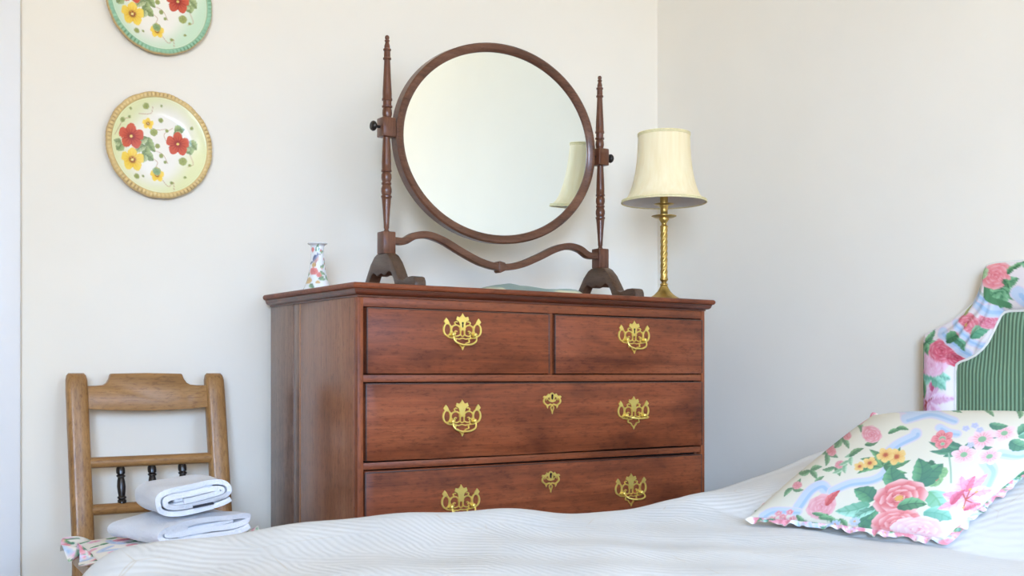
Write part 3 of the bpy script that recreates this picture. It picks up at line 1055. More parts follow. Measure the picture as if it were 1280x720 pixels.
ME_plate = mesh_only('back_plate', handle_plate_vf(), M['brass'])
bp = smoothpath([(-0.029, 0, 0.0), (-0.0305, -0.002, -0.008), (-0.026, -0.004, -0.017), (-0.013, -0.005, -0.0225), (0, -0.005, -0.0235),
                 (0.013, -0.005, -0.0225), (0.026, -0.004, -0.017), (0.0305, -0.002, -0.008), (0.029, 0, 0.0)], 4)
ME_bail = mesh_only('bail', tubevf(bp, [0.0016 + 0.0008 * math.sin(PI * i / (len(bp) - 1)) for i in range(len(bp))], 8), M['brass'], True)
a, b = lathevf([(0.0045, 0), (0.0048, 0.002), (0.003, 0.004), (0.003, 0.007), (0.0048, 0.009), (0.0042, 0.0125), (0.001, 0.0135)], 12)
ME_post = mesh_only('handle_post', ([(x, -z, y) for x, y, z in a], b), M['brass'], True)
ME_key = mesh_only('keyhole', join(lathevf([(0.0025, 0), (0.0025, 0.0006)], 10), boxvf((-0.0014, -0.010, 0), (0.0014, 0, 0.0006))), M['hole'])
ME_key.transform(Matrix.Rotation(math.radians(90), 4, 'X'))


def esc_vf():
    sx, sz = 0.000160, 0.000132
    d0, d1 = 0.0, -0.0022
    parts = []
    parts.append(strokevf(arc(0, 70, 36, 66, 0, 340, 18), 30, d0, d1, sx, sz, True))
    parts.append(platevf([(-70, -2), (-36, -18), (0, -26), (36, -18), (70, -2), (40, 24), (-40, 24)], d0, d1, sx, sz))
    for s in (1, -1):
        g = lambda pts: [(s * x, y) for x, y in pts]
        parts.append(platevf(g([(40, 110), (76, 132), (86, 112), (110, 86), (150, 92), (172, 66), (140, 40), (90, 44), (50, 70)])[::s], d0, d1, sx, sz))
        parts.append(strokevf(g(smoothpath([(130, 60), (152, 10), (148, -30), (110, -68), (70, -80), (30, -64), (0, -84)], 5)), 32, d0, d1, sx, sz))
        parts.append(strokevf(g(smoothpath([(60, 0), (72, 26), (100, 30), (112, 8)], 5)), 18, d0, d1, sx, sz))
        parts.append(platevf(g([(70, -70), (112, -70), (102, -110), (84, -140), (76, -100)])[::s], d0, d1, sx, sz))
        parts.append(strokevf(g(smoothpath([(0, -84), (26, -120), (14, -170), (0, -200)], 5)), 20, d0, d1, sx, sz))
    parts.append(platevf([(-14, -180), (14, -180), (4, -240), (-8, -236)], d0, d1, sx, sz))
    return join(*parts)


ME_esc = mesh_only('escutcheon', esc_vf(), M['brass'])
FV = 0.0160   # drawer front plane
droot = Vector(chest.location)


def put(name, me, parent, u, v, z, rx=0.0):
    o = bpy.data.objects.new(name, me)
    col.objects.link(o)
    o.parent = parent
    o.location = Vector((u, v, z)) - droot
    o.rotation_euler = (rx, 0, 0)
    return o


def drawer(u0, u1, z0, z1, handles, esc=None, chips=0, tilt=0.0):
    # front with a slightly uneven lower edge
    n = 40 if chips else 2
    us = np.linspace(u0, u1, n)
    low = np.full(n, z0)
    if chips:
        r = np.random.default_rng(chips)
        low = z0 + 0.0012 * np.cumsum(r.normal(0, 0.35, n)).clip(-1.6, 2.4)
    top = z1 + tilt * (1 - (us - u0) / (u1 - u0))
    pts = [(a, b) for a, b in zip(us, low)] + [(a, b) for a, b in zip(us[::-1], top[::-1])]
    v, f = prismvf(pts, 'y', FV, F0 + 0.02)
    d = mesh('drawer', v, f, M['mah_h'], chest)
    bevel(d, 0.0022, 2, 50)
    # cock bead round the edge
    b = 0.0028
    bead = join(boxvf((u0 - 0.0004, FV - 0.0008, z0 + 0.001), (u0 + b, F0, z1)), boxvf((u1 - b, FV - 0.0008, z0 + 0.001), (u1 + 0.0004, F0, z1)),
                boxvf((u0 + b, FV - 0.0008, z1 - b + 0.0004), (u1 - b, F0, z1 + 0.0004)))
    bd = mesh('edge_bead', bead[0], bead[1], M['mah_edge'], d)
    bevel(bd, 0.001, 2)
    for (hu, hz, rx, key) in handles:
        put('back_plate', ME_plate, d, hu, FV - 0.0004, hz)
        put('handle_post', ME_post, d, hu - 0.029, FV - 0.0004, hz - 0.0065)
        put('handle_post', ME_post, d, hu + 0.029, FV - 0.0004, hz - 0.0065)
        put('bail', ME_bail, d, hu, FV - 0.0105, hz - 0.0065, math.radians(rx))
        if key:
            put('keyhole', ME_key, d, hu, FV - 0.0026, hz + 0.020)
    if esc:
        put('escutcheon', ME_esc, d, esc[0], FV - 0.0004, esc[1])
        put('keyhole', ME_key, d, esc[0], FV - 0.0022, esc[1] + 0.013)
    return d


drawer(0.0400, 0.5262, 0.7995, 0.9425, [(0.2805, 0.8945, -4, 1)])
drawer(0.5430, 1.0275, 0.7995, 0.9415, [(0.7905, 0.8915, -6, 1)])
drawer(0.0375, 1.0275, 0.6110, 0.7785, [(0.2794, 0.6990, -4, 0), (0.7885, 0.7010, -62, 0)], (0.5333, 0.7350), 3)
drawer(0.0360, 1.0260, 0.4050, 0.5870, [(0.2764, 0.5070, -12, 0), (0.7800, 0.5070, -40, 0)], (0.5290, 0.5470), 5, 0.003)
drawer(0.0360, 1.0260, 0.1480, 0.3850, [(0.2780, 0.2780, -4, 0), (0.7820, 0.2780, -4, 0)], (0.5300, 0.3300))

# ------------------------------------------------------------------ swing mirror on the chest
MV = 0.26
MUC, MZC = 0.544, 1.389
mir = thing('dressing_mirror', (MUC, MV, ZT), 'oval swing mirror in dark wood frame between turned posts on the chest', 'mirror')


def zy(y):
    return 1.617 - (y - 44) * 0.001931


px = 0.001931 / 2
prof_px = [(7.5, 292), (8.5, 290), (5.0, 287), (6.6, 285), (7.2, 278), (9.4, 262), (11.4, 250), (12, 247.5), (13.4, 247), (13.4, 245), (11, 244.2), (13.2, 240), (13.2, 236), (10.5, 231.6), (12.4, 230.6), (12.4, 228.6),
           (10.4, 227.8), (13, 223), (12.6, 218), (9.8, 215.6), (13, 214.8), (13, 212.8), (11.8, 212), (11.8, 205), (10.8, 190), (9.2, 175), (9.2, 171.5)]
prof_px2 = [(9.4, 148), (10.5, 146.5), (12.4, 142), (11.6, 137.5), (9.6, 134.8), (13, 134.2), (13, 132.4), (10.6, 131.6), (10.6, 126.2), (13, 125.6), (13, 123.4), (11.6, 122.4), (11.6, 117), (9.4, 95), (7.6, 75), (10.2, 74.2),
            (10.2, 72.4), (8.2, 71.6), (8, 63.6), (9.8, 63), (9.8, 61.2), (7, 60.4), (7.2, 57.5), (4.4, 52.4), (6.2, 51.8), (6.2, 50.2), (4.0, 49.6), (5.8, 47.6), (5.4, 45.6), (3.2, 44.2), (0.5, 43.8)]
POSTS = (0.2172, 0.8790)
for k, pu in enumerate(POSTS):
    sgn = -1 if k == 0 else 1
    pr1 = [(w * px, zy(y)) for w, y in prof_px]
    pr2 = [(w * px, zy(y)) for w, y in prof_px2]
    v, f = join(lathevf(pr1, 24, (pu, MV, 0)), lathevf(pr2, 24, (pu - sgn * 0.002, MV, 0)))
    p = mesh('post', v, f, M['mir_wood_v'], mir, True, angle=50)
    box('post_plinth', (pu - 0.017, MV - 0.017, 1.088), (pu + 0.017, MV + 0.017, 1.142), M['mir_wood_v'], p, 0.0025)
    box('pivot_block', (pu - 0.0175, MV - 0.0175, zy(171.8)), (pu + 0.0175, MV + 0.0175, zy(147.8)), M['mir_wood_v'], p, 0.003)
    kz = MZC + 0.005
    kn = [(0.0035, 0), (0.0035, 0.012), (0.008, 0.013), (0.0115, 0.016), (0.0125, 0.020), (0.0105, 0.024), (0.006, 0.026), (0.0045, 0.0255), (0.001, 0.026)]
    v, f = lathevf(kn, 20)
    v = [(pu + sgn * (0.016 + z), MV + x, kz + y) for x, y, z in v]
    mesh('pivot_knob', v, f, M['ebon'], p, True, angle=50)
    # arched foot
    half = [(0.022, 0.094), (0.036, 0.088), (0.056, 0.070), (0.072, 0.048), (0.086, 0.028), (0.102, 0.0225), (0.118, 0.026), (0.128, 0.029), (0.150, 0.0295), (0.160, 0.027), (0.165, 0.018),
            (0.166, 0.006), (0.163, 0.0), (0.092, 0.0), (0.078, 0.003), (0.068, 0.014), (0.060, 0.030), (0.050, 0.044), (0.040, 0.049), (0.030, 0.045), (0.022, 0.040), (0.012, 0.041), (0.0, 0.046)]
    pts = half + [(-a, b) for a, b in half[-2::-1]]
    v, f = prismvf([(MV + a, ZT + b) for a, b in pts], 'x', pu - 0.015, pu + 0.015)
    bevel(mesh('foot', v, f, M['mir_foot'], mir), 0.0025, 2, 30)
# serpentine stretcher
st = [(0.232, 1.122), (0.262, 1.122), (0.292, 1.137), (0.33, 1.142), (0.375, 1.131), (0.43, 1.106), (0.49, 1.083), (0.548, 1.0745), (0.606, 1.083), (0.666, 1.106), (0.721, 1.131), (0.766, 1.142), (0.804, 1.137), (0.834, 1.122), (0.864, 1.122)]
sp = np.array(smoothpath(st, 6))
v, f = strokevf(sp, 0.0175, MV - 0.010, MV + 0.010, 1, 1)
# square section instead of the tapered stroke
n = len(sp)
T = np.gradient(sp, axis=0)
T /= np.linalg.norm(T, axis=1)[:, None]
N = np.stack([-T[:, 1], T[:, 0]], 1) * 0.00875
v = []
for Q, d in ((sp + N, MV - 0.011), (sp + N, MV + 0.011), (sp - N, MV + 0.011), (sp - N, MV - 0.011)):
    v += [(q[0], d, q[1]) for q in Q]
so = mesh('stretcher', v, f, M['mir_wood'], mir)
bevel(so, 0.0022, 2, 50)
q = [(0.536, 1.087), (0.541, 1.089), (0.556, 1.086), (0.560, 1.080), (0.560, 1.067), (0.552, 1.063), (0.541, 1.0585), (0.536, 1.063)]
v, f = prismvf(q, 'y', MV - 0.0125, MV + 0.0125)
bevel(mesh('stretcher_block', v, f, M['mir_wood'], so), 0.002)
# oval frame, tilted a little forwards
A, B = 0.3065, 0.2535
TILT = math.radians(4.0)
sec = [(0.0, 0.013), (0.0, -0.013), (0.004, -0.0165), (0.010, -0.0165), (0.017, -0.0135), (0.0215, -0.010), (0.0225, -0.007), (0.0225, 0.013)]
NS = 120
v = []
for i in range(NS):
    a = 2 * PI * i / NS
    ca, sa = math.cos(a), math.sin(a)
    nn = Vector((ca / A, sa / B)).normalized()
    for w, d in sec:
        v.append((A * ca - nn.x * w, d, B * sa - nn.y * w))
f = []
m_ = len(sec)
for i in range(NS):
    j = (i + 1) % NS
    for k in range(m_):
        k2 = (k + 1) % m_
        f.append((i * m_ + k, j * m_ + k, j * m_ + k2, i * m_ + k2))
RT = Matrix.Rotation(TILT, 3, 'X')     # top comes forward (-v)


def tilt(vs_):
    return [tuple(RT @ Vector(p) + Vector((MUC, MV, MZC))) for p in vs_]


fr = mesh('frame', tilt(v), f, M['mir_wood'], mir, True, angle=30)
v = [(0, -0.006, 0)] + [((A - 0.0215) * math.cos(2 * PI * i / NS), -0.006, (B - 0.0215) * math.sin(2 * PI * i / NS)) for i in range(NS)]
v += [(x, 0.010, z) for x, y, z in v]
f = [(0, 1 + i, 1 + (i + 1) % NS) for i in range(NS)] + [(NS + 1, NS + 2 + (i + 1) % NS, NS + 2 + i) for i in range(NS)]
f += [(1 + i, 1 + (i + 1) % NS, NS + 2 + (i + 1) % NS, NS + 2 + i) for i in range(NS)]
g = mesh('mirror_glass', tilt(v), f, M['mirror'], fr)
g['label'] = 'oval silvered mirror glass'
for sgn in (-1, 1):
    v, f = lathevf([(0.004, 0), (0.004, 0.018)], 12)
    mesh('pivot_pin', [(MUC + sgn * (A - 0.004 + z), MV + x, MZC + 0.005 + y) for x, y, z in v], f, M['ebon'], fr, True, angle=50)

# ------------------------------------------------------------------ table lamp
LU, LV = 0.968, 0.100
lamp = thing('table_lamp', (LU, LV, ZT), 'brass candlestick table lamp with cream bell shade at right end of the chest', 'lamp')
k_ = 0.00209


def zl(y):
    return 0.8 + (467 - y) * k_


bpro = [(0.0435, ZT), (0.045, ZT + 0.002), (0.0435, ZT + 0.005), (0.036, ZT + 0.009), (0.026, ZT + 0.016), (0.018, ZT + 0.024), (0.0125, ZT + 0.033), (0.0092, ZT + 0.040)]
v, f = lathevf(bpro, 36, (LU, LV, 0))
mesh('base', v, f, M['oldbrass'], lamp, True, angle=60)
z0 = ZT + 0.040
cpro = [(0.0092, z0), (0.0105, z0 + 0.002), (0.0105, z0 + 0.004), (0.0066, z0 + 0.007), (0.0074, z0 + 0.011), (0.0108, z0 + 0.015), (0.0108, z0 + 0.019), (0.0094, z0 + 0.020)]
ztop = zl(280)
v, f = lathevf(cpro, 28, (LU, LV, 0))
# spiral fluted column
nz, ns_ = 110, 40
sv = []
zs0 = z0 + 0.020
for i in range(nz):
    t = i / (nz - 1)
    z = zs0 + t * (ztop - zs0)
    amp = 0.0011 * min(1, 8 * t, 8 * (1 - t))
    for k in range(ns_):
        a = 2 * PI * k / ns_
        r = 0.0096 - amp * (1 - abs(math.sin(2 * (a - 2 * PI * 2.1 * t)))) * 1.6
        sv.append((LU + r * math.cos(a), LV + r * math.sin(a), z))
sf = [(i * ns_ + k, i * ns_ + (k + 1) % ns_, (i + 1) * ns_ + (k + 1) % ns_, (i + 1) * ns_ + k) for i in range(nz - 1) for k in range(ns_)]
tpro = [(0.0100, ztop - 0.001), (0.0104, ztop + 0.003), (0.0070, ztop + 0.006), (0.0066, ztop + 0.010), (0.0095, ztop + 0.015), (0.0135, ztop + 0.021), (0.012, zl(266.5) - 0.001)]
v2, f2 = lathevf(tpro, 28, (LU, LV, 0))
v, f = join((v, f), (sv, sf), (v2, f2))
mesh('column', v, f, M['oldbrass'], lamp, True, angle=60)
zp = zl(266.5)
v, f = lathevf([(0.010, zp - 0.003), (0.026, zp - 0.002), (0.0335, zp + 0.0015), (0.0335, zp + 0.0025), (0.025, zp), (0.010, zp - 0.001)], 36, (LU, LV, 0))
mesh('drip_pan', v, f, M['oldbrass'], lamp, True, angle=60)
zq = zl(251)
v, f = lathevf([(0.0085, zp - 0.001), (0.0122, zp + 0.002), (0.0122, zp + 0.006), (0.0098, zp + 0.008), (0.0100, zq - 0.008), (0.0118, zq - 0.006), (0.0122, zq - 0.001)], 28, (LU, LV, 0))
mesh('candle_socket', v, f, M['oldbrass'], lamp, True, angle=60)
v, f = lathevf([(0.010, zq - 0.002), (0.022, zq - 0.001), (0.0265, zq + 0.001), (0.0265, zq + 0.002), (0.010, zq + 0.001)], 36, (LU, LV, 0))
mesh('drip_pan', v, f, M['oldbrass'], lamp, True, angle=60)
v, f = lathevf([(0.0085, zq), (0.0105, zq + 0.006), (0.0105, zq + 0.05), (0.016, zq + 0.052), (0.016, zq + 0.056), (0.002, zq + 0.056)], 24, (LU, LV, 0))
mesh('bulb_holder', v, f, M['oldbrass'], lamp, True, angle=60)
v, f = lathevf([(0.010, zq + 0.056), (0.012, zq + 0.068), (0.022, zq + 0.090), (0.024, zq + 0.105), (0.018, zq + 0.120), (0.004, zq + 0.128)], 20, (LU, LV, 0))
mesh('bulb', v, f, M['shadein'], lamp, True)
SB, ST_ = 1.2575, 1.4400
spro = [(0.1130, 0), (0.1075, 0.030), (0.0975, 0.085), (0.0885, 0.19), (0.0815, 0.32), (0.0760, 0.47), (0.0725, 0.62), (0.0702, 0.80), (0.0688, 1.0)]
sp2 = smoothpath(spro, 5)
SEG = 72
outer = [(r, SB + (ST_ - SB) * t) for r, t in sp2]
v, f = lathevf(outer, SEG, (LU, LV, 0), cap=False)
shade = mesh('shade', v, f, M['shade'], lamp, True)
v, f = lathevf([(r - 0.0012, z) for r, z in outer], SEG, (LU, LV, 0), cap=False)
mesh('shade_lining', v, f, M['shadein'], shade, True)
for r, z in ((0.1128, SB), (0.0688, ST_)):
    for dz in (0.0, 0.0042 if z < 1.3 else -0.0042):
        c_ = [(LU + (r - (0.0012 if dz > 0 else 0)) * math.cos(2 * PI * i / SEG), LV + (r - (0.0012 if dz > 0 else 0)) * math.sin(2 * PI * i / SEG), z + dz) for i in range(SEG)]
        v, f = tubevf(c_, 0.0021, 8, closed=True)
        mesh('braid', v, f, M['shadetrim'], shade, True)
for a in (0.4, 0.4 + 2 * PI / 3, 0.4 + 4 * PI / 3):   # wire carrier
    v, f = tubevf([(LU + 0.015 * math.cos(a), LV + 0.015 * math.sin(a), zq + 0.054), (LU + 0.066 * math.cos(a), LV + 0.066 * math.sin(a), ST_ - 0.015)], 0.0012, 6)
    mesh('carrier_wire', v, f, M['oldbrass'], lamp, True)
fl = smoothpath([(LU + 0.03, LV + 0.018, ZT + 0.006), (LU + 0.044, LV + 0.03, ZT + 0.016), (LU + 0.056, LV + 0.055, ZT + 0.012), (LU + 0.05, LV + 0.10, ZT + 0.004), (LU + 0.02, LV + 0.22, ZT + 0.003), (LU - 0.02, 0.46, ZT + 0.003),
                 (LU - 0.02, 0.512, ZT + 0.002), (LU - 0.02, 0.520, ZT - 0.03), (LU - 0.02, 0.520, 0.5), (LU - 0.02, 0.520, 0.02)], 6)
v, f = tubevf(fl, 0.0028, 8)
mesh('flex', v, f, M['cord'], lamp, True)

# ------------------------------------------------------------------ china vase
VU, VV = 0.062, 0.315
vp = smoothpath([(0.0250, 0.0), (0.0340, 0.0005), (0.0345, 0.003), (0.0285, 0.016), (0.0230, 0.034), (0.0188, 0.056), (0.0165, 0.078), (0.0152, 0.098), (0.0160, 0.108), (0.0225, 0.1125), (0.0225, 0.1145), (0.0165, 0.1150), (0.0130, 0.108), (0.0120, 0.060)], 7)
SG = 130
v, f = lathevf(vp, SG, (VU, VV, ZT), cap=False)
V = np.array(v)
f.append(tuple(range(SG - 1, -1, -1)))
ang = np.arctan2(V[:, 1] - VV, V[:, 0] - VU) - math.radians(-123)
ang = (ang + PI) % (2 * PI) - PI
rr_ = np.hypot(V[:, 0] - VU, V[:, 1] - VV)
P = np.stack([ang * 1.95, (V[:, 2] - ZT) * 100], 1)
cvase = paint_vase(P) * 0.80 + s2l((236, 238, 236)) * 0.16
inner = np.arange(len(V)) >= len(V) - 3 * 7 * SG
cvase[inner] = s2l((236, 238, 238))
vase = mesh('vase', V, f, M['china'], None, True, loc=(VU, VV, ZT), colors=cvase)
tag(vase, 'small white flared china vase painted with bird and flowers, at left end of the chest', 'vase')

# ------------------------------------------------------------------ silk cloth on the chest
nu, nv = 90, 50
s, t = np.meshgrid(np.linspace(0, 1, nu), np.linspace(0, 1, nv), indexing='ij')
uu = 0.425 + 0.38 * s + 0.03 * t
vv = 0.13 + 0.24 * t + 0.010 * np.sin(s * 30)
edge = np.minimum(np.minimum(s, 1 - s) * 0.41, np.minimum(t, 1 - t) * 0.24)
zz = ZT + 0.0015 + 0.035 * sstep(0, 0.075, edge) * (0.45 + 0.55 * sstep(0.05, 0.65, t)) * (0.85 + 0.25 * np.sin(s * 9 + 1) * np.sin(t * 7)) + 0.0010 * np.sin(s * 40 + t * 9) ** 2
V = np.stack([uu.ravel(), vv.ravel(), zz.ravel()], 1)
V2 = V.copy()
V2[:, 2] = ZT + 0.0004
F_ = np.vstack([gridfaces(nu, nv), gridfaces(nu, nv, nu * nv)[:, ::-1]])
cc = np.tile(s2l((232, 226, 184)), (nu * nv, 1))
e_ = edge.ravel()
blend(cc, sstep(0.045, 0.065, e_ + 0.006 * np.sin(uu.ravel() * 70)), (158, 178, 168))
blend(cc, sstep(0.018, 0.010, e_), (240, 228, 186))
bd_ = np.concatenate([np.arange(nv), np.arange(1, nu) * nv + nv - 1, (nu - 1) * nv + np.arange(nv - 2, -1, -1), np.arange(nu - 2, 0, -1) * nv])
rim = [(bd_[i], bd_[(i + 1) % len(bd_)], bd_[(i + 1) % len(bd_)] + nu * nv, bd_[i] + nu * nv) for i in range(len(bd_))]
cl = mesh('folded_cloth', np.vstack([V, V2]), [tuple(q) for q in F_] + rim, M['silk'], None, True, loc=(0.645, 0.25, ZT), colors=np.vstack([cc, cc]))
tag(cl, 'pale yellow and grey-green folded cloth lying flat under the swing mirror', 'cloth')


# ------------------------------------------------------------------ wall plates
def wall_plate(zc, green, label):
    PR = 0.1265
    root = thing('wall_plate', (-0.2475, WV, zc), label, 'plate', 'floral plates hung on the wall')
    nr, na = 70, 240
    rr = np.concatenate([np.linspace(0.0005, 0.86, nr - 8), np.linspace(0.865, 0.9, 8)])
    def depth(q):   # distance in front of the wall
        return 0.010 + 0.010 * sstep(0.55, 0.95, q)
    a = np.linspace(0, 2 * PI, na, endpoint=False)
    Rg, Ag = np.meshgrid(rr, a, indexing='ij')
    X, Z = Rg * np.cos(Ag) * PR, Rg * np.sin(Ag) * PR
    V = np.stack([(-0.2475 + X).ravel(), (WV - depth(Rg)).ravel(), (zc + Z).ravel()], 1)
    f = [(i * na + k, i * na + (k + 1) % na, (i + 1) * na + (k + 1) % na, (i + 1) * na + k) for i in range(nr - 1) for k in range(na)]
    f.append(tuple(range(na - 1, -1, -1)))
    C = paint_plate(np.stack([X.ravel(), -Z.ravel()], 1) / PR * 65, green)
    # foot of the dish against the wall
    fv, ff = lathevf([(0.60 * PR, 0.0), (0.62 * PR, 0.0085)], 48, cap=False)
    b = len(V)
    V = np.vstack([V, [(-0.2475 + x, WV - z, zc + y) for x, y, z in fv]])
    f += [tuple(i + b for i in q_) for q_ in ff]
    C = np.vstack([C, np.tile(s2l((240, 236, 226)), (len(fv), 1))])
    mesh('dish', V, f, M['china'], root, True, colors=C, angle=60)
    # ridged scalloped rim
    na2, sec_ = 720, [(0.885, 0.0185), (0.90, 0.0215), (0.93, 0.0235), (0.965, 0.0235), (0.99, 0.0205), (1.0, 0.0165), (0.985, 0.0135), (0.90, 0.0140)]
    a = np.linspace(0, 2 * PI, na2, endpoint=False)
    scal = 1 + 0.010 * np.abs(np.sin(a * 8.0)) - 0.005 + 0.003 * np.sin(a * 3 + zc)
    ridge = 0.5 + 0.5 * np.sin(a * 80)
    V, C = [], []
    g1, g2 = ((150, 196, 160), (92, 140, 96)) if green else ((222, 192, 128), (168, 130, 70))
    for q_, d in sec_:
        o_ = q_ > 0.91
        rad = PR * q_ * (scal if q_ > 0.95 else 1.0)
        dd = d - 0.0014 * ridge * (1 if o_ else 0)
        V.append(np.stack([-0.2475 + rad * np.cos(a), WV - dd * np.ones(na2), zc + rad * np.sin(a)], 1))
        c_ = np.tile(s2l(g1), (na2, 1))
        if o_:
            blend(c_, ridge ** 2 * (0.55 + 0.45 * np.sin(a * 5)), g2)
        if q_ >= 0.985:
            c_ = np.tile(s2l((212, 178, 120)), (na2, 1))
        if q_ < 0.895:
            c_ = np.tile(s2l((222, 206, 140)), (na2, 1))
        C.append(c_)
    V, C = np.vstack(V), np.vstack(C)
    ms = len(sec_)
    f = [(i * na2 + k, i * na2 + (k + 1) % na2, ((i + 1) % ms) * na2 + (k + 1) % na2, ((i + 1) % ms) * na2 + k) for i in range(ms) for k in range(na2)]
    mesh('rim', V, f, M['gilt'], root, True, colors=C)
    return root


wall_plate(1.342, False, 'floral china wall plate with scalloped gold rim, the lower one above the chair')
wall_plate(1.684, True, 'floral china wall plate with pale green rim, the upper one cut by the photo edge')

# ------------------------------------------------------------------ chair
CU = -0.289
chair = thing('side_chair', (CU, 0.25, 0), 'pale brown wooden chair with three black turned spindles against the wall', 'chair')


def back_v(z):
    return 0.487 - (0.80 - z) * 0.17


for sgn in (-1, 1):
    uc = CU + sgn * 0.1585
    zs = [0.0, 0.12, 0.25, 0.40, 0.50, 0.60, 0.70, 0.76, 0.785, 0.796, 0.801]
    sc = [0.85, 0.9, 0.95, 1, 1, 1, 1, 1, 0.93, 0.70, 0.30]
    v, f = [], []
    K = 16
    for z, s_ in zip(zs, sc):
        cv = back_v(z) if z > 0.4 else back_v(0.4) + (0.4 - z) * 0.10
        for k in range(K):
            a = 2 * PI * k / K
            ca, sa = math.cos(a), math.sin(a)
            e = 0.62
            v.append((uc + 0.0235 * (0.6 + 0.4 * s_ if z > 0.7 else s_) * math.copysign(abs(ca) ** e, ca), cv + 0.017 * (s_ if z > 0.7 else s_) * math.copysign(abs(sa) ** e, sa), z))
    for i in range(len(zs) - 1):
        for k in range(K):
            f.append((i * K + k, i * K + (k + 1) % K, (i + 1) * K + (k + 1) % K, (i + 1) * K + k))
    f.append(tuple(range(K - 1, -1, -1)))
    f.append(tuple((len(zs) - 1) * K + k for k in range(K)))
    mesh('back_post', v, f, M['oak'], chair, True, angle=60)
# crest rail
ch = 0.139
up = [(ch, 0.7725), (0.115, 0.7725), (0.100, 0.7740), (0.092, 0.7785), (0.086, 0.7875), (0.082, 0.800), (0.0, 0.8015)]
lo_ = [(-ch, 0.7205), (-0.09, 0.7165), (0.0, 0.7135), (0.09, 0.7165), (ch, 0.7205)]
pts = lo_ + up + [(-a, b) for a, b in up[-2::-1]]
v, f = prismvf([(CU + a, b) for a, b in pts], 'y', -0.008, 0.010)
v = [(x, y + back_v(z) + 0.003 + 0.010 * (1 - ((x - CU) / ch) ** 2) - 0.004, z) for x, y, z in v]
bevel(mesh('crest_rail', v, f, M['oak_h'], chair), 0.003, 2, 35)
for zc_, r_ in ((0.6005, 0.0125), (0.497, 0.0125)):
    v, f = tubevf([(CU - 0.139, back_v(zc_), zc_), (CU, back_v(zc_) - 0.002, zc_), (CU + 0.139, back_v(zc_), zc_)], r_, 16)
    mesh('cross_rail', v, f, M['oak_h'], chair, True, angle=60)
sp_ = [(0.0085, 0), (0.0095, 0.004), (0.0095, 0.010), (0.007, 0.012), (0.0098, 0.014), (0.0098, 0.017), (0.0072, 0.019), (0.0086, 0.028), (0.0095, 0.040), (0.0086, 0.052), (0.0070, 0.060), (0.0098, 0.062), (0.0098, 0.065),
       (0.007, 0.067), (0.0095, 0.069), (0.0098, 0.075), (0.0095, 0.080), (0.008, 0.084)]
for du in (-0.0705, 0.0, 0.0705):
    zz0 = 0.505
    v, f = lathevf(sp_, 18, (CU + du, 0, zz0))
    v = [(x, y + back_v(z), z) for x, y, z in v]
    mesh('spindle', v, f, M['ebon'], chair, True, angle=50)
# seat, legs and stretchers
seat = [(CU - 0.18, 0.435), (CU + 0.18, 0.435), (CU + 0.215, 0.06), (CU + 0.20, 0.045), (CU - 0.20, 0.045), (CU - 0.215, 0.06)]
v, f = prismvf(seat, 'z', 0.380, 0.408)
bevel(mesh('seat', v, f, M['oak_h'], chair), 0.006)
for sgn in (-1, 1):
    v, f = lathevf([(0.013, 0), (0.017, 0.03), (0.014, 0.06), (0.019, 0.10), (0.021, 0.25), (0.016, 0.31), (0.021, 0.325), (0.021, 0.380)], 18, (CU + sgn * 0.185, 0.075, 0))
    mesh('front_leg', v, f, M['oak'], chair, True, angle=50)
    v, f = tubevf([(CU + sgn * 0.185, 0.075, 0.17), (CU + sgn * 0.160, 0.43, 0.17)], 0.010, 12)
    mesh('stretcher', v, f, M['oak'], chair, True, angle=60)
v, f = tubevf([(CU - 0.185, 0.075, 0.23), (CU + 0.185, 0.075, 0.23)], 0.011, 12)
mesh('stretcher', v, f, M['oak_h'], chair, True, angle=60)

# ------------------------------------------------------------------ squab cushion on the chair
def pillow_grid(corners, n, T_up, T_dn, pinch=0.02, p=2.6, ex=0.55):
    """closed pillow: corners BL, BR, TL, TR (3d). returns V, F, uv, and the rim points"""
    BL, BR, TL, TR = [np.array(c, float) for c in corners]
    nrm = np.cross(BR - BL, TL - BL)
    nrm /= np.linalg.norm(nrm)
    s, t = np.meshgrid(np.linspace(0, 1, n), np.linspace(0, 1, n), indexing='ij')
    s, t = s.ravel(), t.ravel()
    a, b = 2 * s - 1, 2 * t - 1
    s2 = 0.5 + 0.5 * a * (1 - pinch * (1 - b ** 2))
    t2 = 0.5 + 0.5 * b * (1 - pinch * (1 - a ** 2))
    base = BL * ((1 - s2) * (1 - t2))[:, None] + BR * (s2 * (1 - t2))[:, None] + TL * ((1 - s2) * t2)[:, None] + TR * (s2 * t2)[:, None]
    h = (np.clip(1 - np.abs(a) ** p, 0, 1) * np.clip(1 - np.abs(b) ** p, 0, 1)) ** ex
    top = base + nrm * (h * T_up)[:, None]
    bot = base - nrm * (h * T_dn)[:, None]
    F1 = gridfaces(n, n)
    bd = np.concatenate([np.arange(n) * n, (n - 1) * n + np.arange(1, n), np.arange(n - 2, -1, -1) * n + n - 1, np.arange(n - 2, 0, -1)])
    mapb = np.arange(n * n) + n * n
    mapb[bd] = bd
    F2 = mapb[F1][:, ::-1]
    V = np.vstack([top, bot])
    used = np.zeros(len(V), bool)
    used[F1.ravel()] = True
    used[F2.ravel()] = True
    idx = np.cumsum(used) - 1
    return V[used], np.vstack([idx[F1], idx[F2]]), np.stack([s, t], 1), base[bd], nrm, used, n


